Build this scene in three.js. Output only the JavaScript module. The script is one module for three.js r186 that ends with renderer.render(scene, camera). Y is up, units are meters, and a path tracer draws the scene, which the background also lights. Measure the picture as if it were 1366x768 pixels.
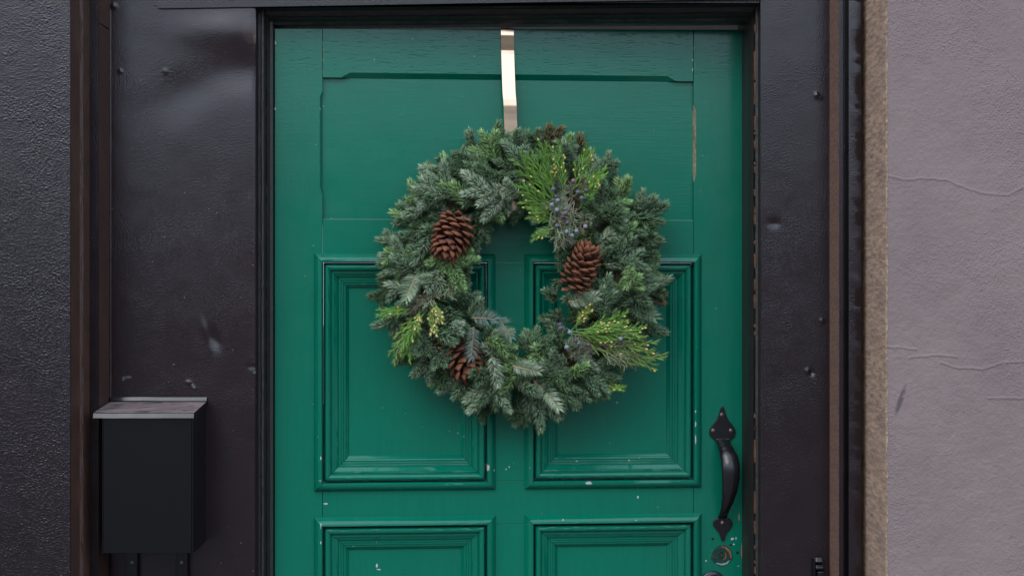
import * as THREE from 'three';
import { mergeGeometries, toCreasedNormals } from 'three/addons/utils/BufferGeometryUtils.js';
import { RoundedBoxGeometry } from 'three/addons/geometries/RoundedBoxGeometry.js';

// ------------------------------------------------------------------ camera, sky, sun, exposure
const W = 1366, H = 768, EYE = 1.53, DIST = 2.8, S = 2 / 1366, F = DIST / S;      // metres per pixel at the door plane, focal length in pixels
const scene = new THREE.Scene();
const camera = new THREE.PerspectiveCamera(2 * Math.atan(H / 2 / F) * 180 / Math.PI, W / H, 0.1, 200);
camera.position.set(0, EYE, DIST);
camera.lookAt(0, EYE, 0);

const renderer = new THREE.WebGLRenderer();
renderer.toneMapping = THREE.LinearToneMapping;
renderer.toneMappingExposure = 1.62;
renderer.shadowMap.enabled = true;

// --- seeded noise
function rng(seed) { let a = seed >>> 0; return () => { a = (a + 0x6D2B79F5) | 0; let t = Math.imul(a ^ (a >>> 15), 1 | a); t = (t + Math.imul(t ^ (t >>> 7), 61 | t)) ^ t; return ((t ^ (t >>> 14)) >>> 0) / 4294967296; }; }
const hash = (x, y, s) => { let h = Math.imul(x, 374761393) ^ Math.imul(y, 668265263) ^ Math.imul(s, 2147483647 - 1013); h = Math.imul(h ^ (h >>> 13), 1274126177); return ((h ^ (h >>> 16)) >>> 0) / 4294967296; };
function vnoise(x, y, s, px = 0, py = 0) {         // value noise, 0..1, period px, py if given
  const xi = Math.floor(x), yi = Math.floor(y), fx = x - xi, fy = y - yi;
  const u = fx * fx * (3 - 2 * fx), v = fy * fy * (3 - 2 * fy);
  const m = (a, p) => p ? ((a % p) + p) % p : a;
  const x0 = m(xi, px), x1 = m(xi + 1, px), y0 = m(yi, py), y1 = m(yi + 1, py);
  const a = hash(x0, y0, s), b = hash(x1, y0, s), c = hash(x0, y1, s), d = hash(x1, y1, s);
  return a + (b - a) * u + (c - a) * v + (a - b - c + d) * u * v;
}
function fbm(x, y, s, oct = 4, px = 0, py = 0, gain = 0.5) {
  let v = 0, a = 1, t = 0;
  for (let o = 0; o < oct; o++) { v += a * vnoise(x, y, s + o * 17, px, py); t += a; a *= gain; x *= 2; y *= 2; px *= 2; py *= 2; }
  return v / t;
}
const smooth = (a, b, x) => { const t = Math.min(1, Math.max(0, (x - a) / (b - a))); return t * t * (3 - 2 * t); };
const mix = (a, b, t) => a + (b - a) * t;

// overcast sky
{
  const w = 512, h = 256, d = new Float32Array(w * h * 4);
  for (let j = 0; j < h; j++) for (let i = 0; i < w; i++) {
    const el = ((j + 0.5) / h - 0.5) * Math.PI, up = Math.max(0, Math.sin(el));
    const ang = i / w * Math.PI * 2, c = Math.cos(el);
    const n = fbm(6 + Math.cos(ang) * c * 3, 6 + Math.sin(ang) * c * 3 + up * 2, 5, 4) - 0.5;
    const L = (1.08 + 0.30 * up) * (1 + 0.3 * n);
    const k = (j * w + i) * 4;
    d[k] = 0.80 * L; d[k + 1] = 0.94 * L; d[k + 2] = 1.16 * L; d[k + 3] = 1;
  }
  const t = new THREE.DataTexture(d, w, h, THREE.RGBAFormat, THREE.FloatType);
  t.mapping = THREE.EquirectangularReflectionMapping; t.magFilter = THREE.LinearFilter; t.colorSpace = THREE.LinearSRGBColorSpace; t.needsUpdate = true;
  scene.background = t; scene.environment = t;
}
const sun = new THREE.DirectionalLight(new THREE.Color(1, 0.95, 0.88), 0.7);
sun.position.set(-3.2, 7.5, 6.5); sun.target.position.set(0, 1.5, 0);
sun.castShadow = true; sun.shadow.radius = 60; sun.shadow.mapSize.set(2048, 2048);
Object.assign(sun.shadow.camera, { left: -4, right: 4, top: 4, bottom: -4, near: 0.5, far: 30 });
scene.add(sun, sun.target);

// ------------------------------------------------------------------ helpers
const V = (x, y, z) => new THREE.Vector3(x, y, z);
const taken = {};
function numbered(n) { taken[n] = (taken[n] ?? -1) + 1; return taken[n] ? n + '_' + String(taken[n]).padStart(3, '0') : n; }
function mesh(name, geo, mat, parent = scene) {
  const m = new THREE.Mesh(geo, mat); m.name = numbered(name); m.castShadow = m.receiveShadow = true; parent.add(m); return m;
}
function thing(name, label, category, parent = scene) {
  const g = new THREE.Group(); g.name = numbered(name); g.userData = { label, category, kind: 'thing' }; parent.add(g); return g;
}
function tag(o, label, category, kind) { o.userData = { ...(label && { label }), ...(category && { category }), ...(kind && { kind }) }; return o; }
// a pixel's world point on the plane z
const wx = (px, z = 0) => (px - W / 2) / F * (DIST - z), wy = (py, z = 0) => EYE + (H / 2 - py) / F * (DIST - z);
// the door stands slightly ajar, hinged on its left edge
const HX = wx(366), AJAR = 0.0733, CA = Math.cos(AJAR), SA = Math.sin(AJAR);
function dl(px, py, w = 0) {                        // a pixel's point in the door's own axes, at height w over its face
  const q = (px - W / 2) / F, u = (q * (DIST - w * CA) - HX - w * SA) / (CA - q * SA), Z = -u * SA + w * CA;
  return V(u, EYE + (H / 2 - py) / F * (DIST - Z), w);
}
const du = (px, w) => dl(px, 384, w).x;

function dataTex(w, h, fn, { srgb = false, repeat = true } = {}) {
  const d = srgb ? new Uint8Array(w * h * 4) : new Float32Array(w * h * 4);
  for (let j = 0; j < h; j++) for (let i = 0; i < w; i++) {
    const v = fn(i, j), k = (j * w + i) * 4;
    if (srgb) { for (let c = 0; c < 3; c++) { const l = Math.max(0, Math.min(1, v[c])); d[k + c] = Math.round(255 * (l <= 0.0031308 ? 12.92 * l : 1.055 * l ** (1 / 2.4) - 0.055) + hash(i, j, c) - 0.5); } d[k + 3] = 255; }
    else { d[k] = d[k + 1] = d[k + 2] = v; d[k + 3] = 1; }
  }
  const t = new THREE.DataTexture(d, w, h, THREE.RGBAFormat, srgb ? THREE.UnsignedByteType : THREE.FloatType);
  t.magFilter = THREE.LinearFilter; t.wrapS = t.wrapT = repeat ? THREE.RepeatWrapping : THREE.ClampToEdgeWrapping;
  t.colorSpace = srgb ? THREE.SRGBColorSpace : THREE.NoColorSpace; t.needsUpdate = true; return t;
}
const scaled = (t, sx, sy = sx) => { const c = t.clone(); c.repeat.set(1 / sx, 1 / sy); c.needsUpdate = true; return c; };   // uv in metres; one tile is sx by sy metres
const std = (o) => new THREE.MeshStandardMaterial({ side: THREE.DoubleSide, ...o });
const rgb = (r, g, b) => new THREE.Color().setRGB(r, g, b);

function quads(pos, idx, uv) {
  const g = new THREE.BufferGeometry();
  g.setAttribute('position', new THREE.Float32BufferAttribute(pos, 3));
  g.setAttribute('uv', new THREE.Float32BufferAttribute(uv ?? pos.filter((_, i) => i % 3 !== 2), 2));
  if (idx) g.setIndex(idx);
  g.computeVertexNormals(); return g;
}
// uv from position in metres along the two widest axes of each face
function boxUV(g) {
  const h = g.index ? g.toNonIndexed() : g, p = h.attributes.position, n = h.attributes.normal, uv = [];
  for (let i = 0; i < p.count; i++) {
    const ax = Math.abs(n.getX(i)), ay = Math.abs(n.getY(i)), az = Math.abs(n.getZ(i));
    if (az >= ax && az >= ay) uv.push(p.getX(i), p.getY(i)); else if (ax >= ay) uv.push(p.getZ(i), p.getY(i)); else uv.push(p.getX(i), p.getZ(i));
  }
  h.setAttribute('uv', new THREE.Float32BufferAttribute(uv, 2)); return h;
}
function box(x0, x1, y0, y1, z0, z1, r = 0) {
  const g = r ? new RoundedBoxGeometry(x1 - x0, y1 - y0, z1 - z0, 2, r) : new THREE.BoxGeometry(x1 - x0, y1 - y0, z1 - z0);
  g.translate((x0 + x1) / 2, (y0 + y1) / 2, (z0 + z1) / 2); return boxUV(g);
}
// a vertical strip whose cross-section (points x, z) is swept from y0 to y1; wob roughens it
function sweepY(pts, y0, y1, n = 1, wob) {
  const pos = [], idx = [], uv = []; let d = 0; const ds = pts.map((p, i) => (d += i ? Math.hypot(p[0] - pts[i - 1][0], p[1] - pts[i - 1][1]) : 0));
  for (let j = 0; j <= n; j++) { const y = mix(y0, y1, j / n); pts.forEach((p, i) => { const o = wob ? wob(y, i) : [0, 0]; pos.push(p[0] + o[0], y, p[1] + o[1]); uv.push(ds[i], y); }); }
  const m = pts.length;
  for (let j = 0; j < n; j++) for (let i = 0; i < m - 1; i++) { const a = j * m + i; idx.push(a, a + 1, a + m, a + 1, a + m + 1, a + m); }
  return toCreasedNormals(quads(pos, idx, uv), 0.7);
}
// a plate with a displaced front face
function plate(x0, x1, y0, y1, z, thick, nx, ny, disp) {
  const pos = [], idx = [], uv = [];
  for (let j = 0; j <= ny; j++) for (let i = 0; i <= nx; i++) {
    const x = mix(x0, x1, i / nx), y = mix(y0, y1, j / ny), e = i && j && i < nx && j < ny ? 1 : 0;
    pos.push(x, y, z + (disp ? disp(x, y) * e : 0)); uv.push(x, y);
  }
  for (let j = 0; j < ny; j++) for (let i = 0; i < nx; i++) { const a = j * (nx + 1) + i; idx.push(a, a + 1, a + nx + 1, a + 1, a + nx + 2, a + nx + 1); }
  const front = quads(pos, idx, uv), zb = z - thick;
  const side = [[x0, y0, x1, y0], [x1, y0, x1, y1], [x1, y1, x0, y1], [x0, y1, x0, y0]].map(([a, b, c, e]) => quads([a, b, z, a, b, zb, c, e, zb, c, e, z], [0, 1, 2, 0, 2, 3], [a + b, 0, a + b, thick, c + e, thick, c + e, 0]));
  const back = quads([x0, y0, zb, x0, y1, zb, x1, y1, zb, x1, y0, zb], [0, 1, 2, 0, 2, 3]);
  return mergeGeometries([front, ...side, back]);
}
function tube(points, radius, seg = 8, rad = 6) { return new THREE.TubeGeometry(new THREE.CatmullRomCurve3(points), seg, radius, rad, false); }
function disc(r, z0, z1, seg = 20) { const g = new THREE.CylinderGeometry(r, r, z1 - z0, seg); g.rotateX(Math.PI / 2); g.translate(0, 0, (z0 + z1) / 2); return g; }

// ------------------------------------------------------------------ surfaces
// pebbly relief: rounded lumps of random size scattered over n x n cells, tiling
function blobs(x, y, n, seed) {
  const X = x * n, Y = y * n, cx = Math.floor(X), cy = Math.floor(Y); let h = 0;
  for (let a = -1; a <= 1; a++) for (let b = -1; b <= 1; b++) {
    const i = cx + a, j = cy + b, m = ((i % n) + n) % n, q = ((j % n) + n) % n;
    const dx = X - i - hash(m, q, seed), dy = Y - j - hash(m, q, seed + 1), r = 0.35 + 0.45 * hash(m, q, seed + 2), k = 1 - (dx * dx + dy * dy) / (r * r);
    if (k > 0) h += k * k * (0.3 + 0.7 * hash(m, q, seed + 3)) * r * 1.6;
  }
  return h;
}
const stuccoH = dataTex(1024, 1024, (i, j) => {      // rough render, tiling
  const x = i / 1024, y = j / 1024, w = 0.02 * (fbm(x * 10, y * 10, 31, 2, 10, 10) - 0.5), p = smooth(0.35, 0.65, fbm(x * 6, y * 6, 35, 3, 6, 6));
  return 0.5 * blobs(x + w, y - w, 66, 11) * mix(0.2, 1.1, p) + 0.45 * blobs(x, y, 118, 21) + 0.2 * blobs(x, y, 190, 25) + 0.8 * fbm(x * 14, y * 14, 71, 4, 14, 14);
});
const fineH = dataTex(1024, 1024, (i, j) => {        // roller stipple under thick paint, tiling
  const x = i / 1024, y = j / 1024, p = fbm(x * 8, y * 8, 36, 3, 8, 8);
  return 0.45 * blobs(x, y, 116, 41) * smooth(0.25, 0.75, p) * 1.6 + 0.40 * blobs(x, y, 200, 51) + 0.35 * fbm(x * 20, y * 20, 10, 3, 20, 20);
});
const roughT = dataTex(512, 512, (i, j) => 0.75 + 0.5 * (fbm(i / 512 * 9, j / 512 * 9, 44, 5, 9, 9, 0.6) - 0.5));
const speckT = dataTex(1024, 1024, (i, j) => {       // tiny dust specks and faint unevenness over dark paint
  const x = i / 1024, y = j / 1024, v = 0.75 + 0.5 * fbm(x * 8, y * 8, 91, 5, 8, 8);
  const cx = Math.floor(x * 90), cy = Math.floor(y * 90), p = hash(cx, cy, 5), r = Math.hypot(x * 90 - cx - 0.5, y * 90 - cy - 0.5);
  const s = p > 0.985 && r < 0.10 + 0.18 * hash(cx, cy, 6) ? 0.25 : 0;
  return [v * 0.8 + s * 3, v * 0.8 + s * 3, v * 0.8 + s * 3];
}, { srgb: true });
const XB = -0.7721, panelC = dataTex(512, 1800, (i, j) => {  // the metal panel: specks, a few scrapes and a rubbed brown patch by the head of the door
  const x = XB + i / 512 * 0.29, y = 0.95 + j / 1800 * 1.15, px = 683 + x * F / 2.74, py = 384 - (y - EYE) * F / 2.74;
  const v = 0.9 + 0.2 * fbm(x * 14, y * 14, 191, 4); let c = [0.0140 * v, 0.0070 * v, 0.0085 * v];
  const k = smooth(1.12, 0.85, Math.hypot((px - 335) / 13, (py - 42) / 17) + 0.35 * (fbm(x * 160, y * 160, 192, 3) - 0.5)), br = smooth(1.2, 0.6, Math.hypot((px - 340) / 4, (py - 52) / 6));
  c = c.map((q, n) => mix(mix(q, [0.026, 0.015, 0.012][n], k), [0.07, 0.045, 0.032][n], br * smooth(0.35, 0.6, fbm(x * 300, y * 300, 193, 2))));
  const cx = Math.floor(x * 130), cy = Math.floor(y * 130), p = hash(cx, cy, 5), r = Math.hypot(x * 130 - cx - 0.5, y * 130 - cy - 0.5); if (p > 0.993 && r < 0.04 + 0.10 * hash(cx, cy, 6)) c = [0.16, 0.15, 0.16];
  for (const [mx, my, rx, ry] of [[170, 503, 6, 2], [164, 505, 2, 3], [256, 513, 2, 2], [258, 517, 2, 1.6], [249, 508, 3, 1.5], [231, 486, 2, 1.2], [340, 497, 5, 2]]) { const q = smooth(1.2, 0.6, Math.hypot((px - mx) / rx, (py - my) / ry) + 0.9 * (fbm(x * 400, y * 400, 194, 2) - 0.35)); c = c.map((w) => mix(w, 0.09, q)); }
  return c;
}, { srgb: true, repeat: false });
panelC.repeat.set(1 / 0.29, 1 / 1.15); panelC.offset.set(-XB / 0.29, -0.95 / 1.15);
const concreteC = dataTex(512, 1024, (i, j) => {
  const x = i / 512, y = j / 1024, n = fbm(x * 24, y * 48, 61, 4, 24, 48, 0.7), m = fbm(x * 3, y * 5, 62, 3, 3, 5), v = 0.25 + 1.15 * n;
  return [v * mix(0.8, 1, m), v * mix(0.72, 0.88, m) , v * mix(0.72, 0.76, m)];
}, { srgb: true });
const ochreC = dataTex(256, 1024, (i, j) => {        // paint rubbed through to brown wood and old coats, streaked along the strip
  const x = i / 256, y = j / 1024, n = fbm(x * 30, y * 12, 63, 4, 30, 12, 0.65), p = smooth(0.5, 0.72, fbm(x * 12, y * 40, 64, 4, 12, 40, 0.6)), v = 0.15 + 1.5 * n;
  return [v * mix(0.62, 1, p), v * mix(0.55, 0.74, p), v * mix(0.52, 0.55, p)];
}, { srgb: true });
// pale lilac-grey render with hairline cracks and one dark scuff; uv in metres, 0.62 m x 1.24 m, laid once over the part seen
const GX = 0.64, GY = 0.92, GW = 0.5, GH = 1.25;
const crack = (x, y, pts, amp, s) => {               // distance from a wandering polyline given in metres
  let best = 1e9;
  for (let k = 0; k < pts.length - 1; k++) {
    const [ax, ay] = pts[k], [bx, by] = pts[k + 1], t = Math.max(0, Math.min(1, ((x - ax) * (bx - ax) + (y - ay) * (by - ay)) / ((bx - ax) ** 2 + (by - ay) ** 2)));
    best = Math.min(best, Math.hypot(x - mix(ax, bx, t), y - mix(ay, by, t) - amp * (fbm(x * 90, s, s, 3) - 0.5)));
  }
  return best;
};
const gp = (px, py) => [wx(px, 0.26), wy(py, 0.26)];
const cracks = [
  [[gp(1180, 234), gp(1205, 240), gp(1225, 239), gp(1262, 240), gp(1285, 250), gp(1310, 258), gp(1345, 260), gp(1366, 249), gp(1400, 240)], 0.004, 2],
  [[gp(1180, 463), gp(1200, 463), gp(1222, 466)], 0.003, 3], [[gp(1213, 477), gp(1250, 474), gp(1277, 476)], 0.003, 4], [[gp(1255, 484), gp(1280, 491), gp(1310, 492), gp(1340, 483), gp(1390, 482)], 0.004, 5], [[gp(1318, 531), gp(1390, 532)], 0.002, 6],
];
const lump = (x, y) => fbm(x * 26, y * 26, 19, 3) * 0.6 + fbm(x * 9, y * 9, 20, 2) * 0.7;
const greyH = dataTex(820, 2048, (i, j) => {
  const x = GX + i / 820 * GW, y = GY + j / 2048 * GH;
  const w = fbm(x * 40, y * 40, 33, 2) * 1.5, a = fbm(x * 170 + w, y * 170 + w, 21, 4, 0, 0, 0.58), b = 1 - Math.abs(2 * fbm(x * 75 + w, y * 75, 25, 3) - 1);
  const patch = smooth(0.4, 0.65, fbm(x * 9, y * 7, 29, 3));
  let h = 0.22 * a + 0.10 * b * b + (0.20 * blobs(x * 2, y * 2, 190, 61) + 0.12 * blobs(x * 2, y * 2, 95, 65)) * mix(0.35, 1, patch) + lump(x, y);
  for (const [pts, amp, s] of cracks) { const d = crack(x, y, pts, amp, s); h += 0.42 * Math.exp(-((d / 0.0018) ** 2)) - 0.28 * Math.exp(-((d / 0.0005) ** 2)); }
  return h;
}, { repeat: false });
const greyC = dataTex(410, 1024, (i, j) => {
  const x = GX + i / 410 * GW, y = GY + j / 1024 * GH, m = fbm(x * 7, y * 5, 51, 4), n = fbm(x * 60, y * 60, 52, 3);
  let v = 0.83 + 0.26 * m + 0.10 * n, c = [v * 0.186, v * 0.138, v * 0.129];
  const [sx, sy] = gp(1201, 534), a = (x - sx) * Math.cos(1.25) + (y - sy) * Math.sin(1.25), b = -(x - sx) * Math.sin(1.25) + (y - sy) * Math.cos(1.25);   // scuff
  const k = 0.85 * smooth(1, 0.4, Math.hypot(a / 0.038, b / 0.006)) * smooth(0.3, 0.5, fbm(x * 300, y * 300, 53, 3) + 0.12);
  c = c.map((q, n2) => mix(q, [0.06, 0.05, 0.05][n2], k));
  return c;
}, { srgb: true, repeat: false });
for (const t of [greyH, greyC]) { t.repeat.set(1 / GW, 1 / GH); t.offset.set(-GX / GW, -GY / GH); }

// door paint: uv over the door's face, u 0..0.95 m and y 0.9..2.1 m
const DU0 = -0.01, DUW = 0.96, DY0 = 0.90, DYH = 1.16;
const chips = [];   // [u, y, rx, ry, tone] in metres
{
  const r = rng(77), add = (px, py, a, b, t = 0) => { const p = dl(px, py); chips.push([p.x, p.y, a, b, t]); };
  add(650, 623, .0028, .0058); add(659, 627, .0016, .0022); add(851, 663, .0022, .0022); add(784, 643, .0058, .0028); add(770, 616, .0022, .0012); add(840, 615, .0012, .0016); add(675, 626, .0015, .0018, 1); add(679, 623, .001, .0014);
  add(428, 610, .0012, .0032); add(428, 722, .0010, .003); add(428, 700, .001, .005); add(366, 57, .003, .0032); add(366, 145, .002, .0026); add(430, 80, .0012, .004, 2); add(430, 66, .001, .005, 2); add(430, 96, .001, .004, 2); add(924, 80, .001, .002); add(924, 93, .001, .003);
  add(427, 640, .003, .0012, 1); add(750, 692, .0014, .001); add(825, 538, .0022, .002, 1); add(942, 748, .0016, .0016); add(926, 565, .0010, .006); add(926, 585, .0010, .009); add(926, 548, .001, .003);
  add(977, 719, .003, .0022); add(982, 718, .001, .003); add(979, 726, .0016, .0014); add(986, 690, .0014, .006, 2); add(990, 735, .0016, .018, 2); add(985, 755, .0028, .001, 2); add(434, 672, .004, .0014); add(505, 762, .004, .0012); add(502, 757, .0015, .004);
  for (let k = 0; k < 70; k++) add(372 + 612 * r(), 45 + 715 * r(), .0004 + .0007 * r(), .0004 + .0008 * r(), Math.floor(r() * 3));
}
const chipGrid = {};
for (const c of chips) { for (let a = Math.floor((c[0] - c[2] * 1.6) * 50); a <= Math.floor((c[0] + c[2] * 1.6) * 50); a++) for (let b = Math.floor((c[1] - c[3] * 1.6) * 50); b <= Math.floor((c[1] + c[3] * 1.6) * 50); b++) (chipGrid[a + ',' + b] ??= []).push(c); }
function chipAt(u, y) {
  let k = 0, t = 0;
  for (const c of chipGrid[Math.floor(u * 50) + ',' + Math.floor(y * 50)] ?? []) {
    const q = Math.hypot((u - c[0]) / c[2], (y - c[1]) / c[3]) + 0.7 * (vnoise(u * 900, y * 900, 7) - 0.5);
    const v = smooth(1.15, 0.85, q); if (v > k) { k = v; t = c[4]; }
  }
  return [k, t];
}
const chipTone = [[0.52, 0.46, 0.42], [0.22, 0.28, 0.24], [0.30, 0.17, 0.10]];
const pL = [du(430), du(925)], RY = { fieldTop: dl(680, 105).y, fieldBot: dl(680, 292.5).y };
const isVertical = (u, y) => u < pL[0] || u > pL[1] || y < RY.fieldBot - 0.07;
const doorC = dataTex(1440, 1740, (i, j) => {
  const u = DU0 + i / 1440 * DUW, y = DY0 + j / 1740 * DYH;
  const v1 = isVertical(u, y), g = v1 ? fbm(u * 260, y * 18, 40, 3) : fbm(u * 18, y * 260, 41, 3), m = fbm(u * 6, y * 6, 42, 4), f = fbm(u * 500, y * 500, 43, 2);
  const v = 0.84 + 0.12 * g + 0.14 * m + 0.08 * f;
  let c = [0.0003 * v, 0.126 * v, 0.074 * v];
  const fade = smooth(0.52, 0.75, fbm(u * 5 + 3, y * 3, 46, 4)) * 0.16;             // patches of chalked, dustier paint
  c = c.map((q, k) => mix(q, [0.018, 0.105, 0.070][k], fade * (0.5 + f)));
  const [k, t] = chipAt(u, y); c = c.map((q, n) => mix(q, chipTone[t][n], k));
  return c;
}, { srgb: true, repeat: false });
const doorH = dataTex(1600, 1900, (i, j) => {
  const u = DU0 + i / 1600 * DUW, y = DY0 + j / 1900 * DYH;
  const grainV = fbm(u * 420, y * 22, 47, 3), grainH = fbm(u * 22, y * 420, 48, 3), pit = smooth(0.66, 0.8, fbm(u * 60, y * 420, 49, 3));
  const v1 = isVertical(u, y), top = y > RY.fieldTop;
  const gm = smooth(0.3, 0.7, fbm(u * 7, y * 7, 55, 3)); let h = v1 ? 0.55 * grainV + 0.2 * grainH : mix(0.08, 0.5, gm) * grainH + 0.35 * grainV;
  h += 0.25 * fbm(u * 400, y * 400, 50, 2) + 0.6 * fbm(u * 20, y * 16, 54, 2);
  if (top) h -= 0.9 * pit;
  return h - 0.5 * chipAt(u, y)[0];
}, { repeat: false });
for (const t of [doorC, doorH]) { t.repeat.set(1 / DUW, 1 / DYH); t.offset.set(-DU0 / DUW, -DY0 / DYH); }

const gloss = (o) => new THREE.MeshPhysicalMaterial({ side: THREE.DoubleSide, ior: 1.54, ...o });
const M = {
  door: gloss({ ior: 1.45, map: doorC, bumpMap: doorH, bumpScale: 0.00015, roughness: 0.25, roughnessMap: scaled(roughT, 0.4) }),
  panel: gloss({ map: panelC, bumpMap: scaled(fineH, 0.3), bumpScale: 0.00022, roughness: 0.27, roughnessMap: scaled(roughT, 0.35) }),
  dark: gloss({ color: rgb(0.0155, 0.0080, 0.0098), map: scaled(speckT, 0.6), bumpMap: scaled(fineH, 0.3), bumpScale: 0.00026, roughness: 0.28, roughnessMap: scaled(roughT, 0.35) }),
  darkRough: gloss({ color: rgb(0.0135, 0.0070, 0.0088), map: scaled(speckT, 0.45), bumpMap: scaled(stuccoH, 0.3), bumpScale: 0.00062, roughness: 0.27, roughnessMap: scaled(roughT, 0.3) }),
  darkWood: gloss({ color: rgb(0.016, 0.010, 0.009), map: scaled(speckT, 0.5), bumpMap: scaled(fineH, 0.2), bumpScale: 0.0006, roughness: 0.45 }),
  brown: std({ color: rgb(0.066, 0.030, 0.020), map: scaled(speckT, 0.3), bumpMap: scaled(stuccoH, 0.2, 0.5), bumpScale: 0.0008, roughness: 0.5 }),
  ochre: std({ color: rgb(0.24, 0.142, 0.104), map: scaled(concreteC, 0.25, 0.12), bumpMap: scaled(stuccoH, 0.2, 0.1), bumpScale: 0.0015, roughness: 0.7 }),
  grey: std({ map: greyC, bumpMap: greyH, bumpScale: 0.0034, roughness: 0.75 }),
  concrete: std({ color: rgb(0.60, 0.44, 0.33), map: scaled(concreteC, 0.5, 0.22), bumpMap: scaled(stuccoH, 0.3, 0.10), bumpScale: 0.003, roughness: 0.95 }),
  blackMetal: gloss({ color: rgb(0.0022, 0.002, 0.0024), roughness: 0.22, roughnessMap: scaled(roughT, 0.2) }),
  iron: std({ color: rgb(0.008, 0.007, 0.008), roughness: 0.3, roughnessMap: scaled(roughT, 0.1) }),
  screw: std({ color: rgb(0.16, 0.13, 0.12), metalness: 0.6, roughness: 0.5 }),
  brass: std({ color: rgb(0.82, 0.62, 0.42), metalness: 1, roughness: 0.16 }),
  wood: std({ color: rgb(0.34, 0.17, 0.08), map: scaled(ochreC, 0.05, 0.1), roughness: 0.85 }),
  hole: std({ color: rgb(0.004, 0.004, 0.004), roughness: 1 }),
  plaster: std({ color: rgb(0.42, 0.36, 0.31), roughness: 0.95 }),
  asphalt: std({ color: rgb(0.06, 0.06, 0.062), bumpMap: scaled(stuccoH, 0.4), bumpScale: 0.003, roughness: 0.9 }),
  paving: std({ color: rgb(0.14, 0.13, 0.125), bumpMap: scaled(fineH, 0.5), bumpScale: 0.002, roughness: 0.9 }),
  brick: std({ color: rgb(0.13, 0.09, 0.075), bumpMap: scaled(stuccoH, 0.6), bumpScale: 0.004, roughness: 0.9 }),
  glass: std({ color: rgb(0.03, 0.035, 0.04), roughness: 0.08 }),
};

// ------------------------------------------------------------------ street around the door (behind the camera and below the frame)
const struct = (name, g, m) => tag(mesh(name, g, m), null, null, 'structure');
struct('ground', box(-150, 150, -0.3, -0.14, -60, 150), M.asphalt);
struct('pavement', box(-20, 20, -0.1, 0, -0.2, 2.9), M.paving);
struct('kerb', box(-20, 20, -0.138, 0.003, 2.902, 3.05), M.paving);
struct('far_pavement', box(-120, 120, -0.138, 0.0, 53, 58.0), M.paving);
{
  const g = tag(mesh('unseen_opposite_building', box(-120, 120, 0.002, 8.6, 58.0, 66), M.brick), null, null, 'structure');  // out of view; height, distance and dark tone shape the sheen on the paint
  const win = boxUV(new THREE.BoxGeometry(1.3, 1.7, 0.1)), sill = boxUV(new THREE.BoxGeometry(1.5, 0.12, 0.3));
  for (let k = -8; k <= 8; k++) for (const y of [1.7, 4.7]) { const w = mesh('window', win, M.glass, g); w.position.set(k * 2.9, y, 57.98); const s = mesh('sill', sill, M.paving, w); s.position.set(0, -0.95, -0.05); }
}

// ------------------------------------------------------------------ the walls and the door surround
const TOP = 6.2;
const xA = -0.7929, xB = -0.7721, xC = wx(341, 0.06), xD = wx(1015, 0.06), xE = wx(1108, 0.06), xF = wx(1126, 0.135), xG = wx(1133, 0.13), xH = wx(1150.5, 0.13), xI = wx(1152, 0.10);
{ // rough dark wall that stands forward beside the cladding
  const w = thing('rough_wall', 'dark purple-black rough stucco wall standing forward of the mailbox panel', 'wall');
  mesh('wall_face', plate(-6, xA, 0.004, TOP, 0.23, 0.3, 80, 160, null), M.darkRough, w);
  const r = rng(5);
  mesh('reveal', sweepY([[xA + 0.0004, 0.2285], [xA + 0.0004, 0.175], [xA + 0.0030, 0.172], [xA + 0.0012, 0.1665], [xA + 0.0036, 0.1645], [xA + 0.0036, 0.125]], 0.004, TOP, 400, (y, i) => i > 1 && i < 5 ? [0.0016 * (fbm(y * 160, i, 7, 2) - 0.5), 0.004 * (fbm(y * 60, i, 8, 3) - 0.5)] : [0, 0]), M.brown, w);
}
const surround = thing('door_surround', 'purple-black painted metal and wood cladding framing the green door', 'door surround');
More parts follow.
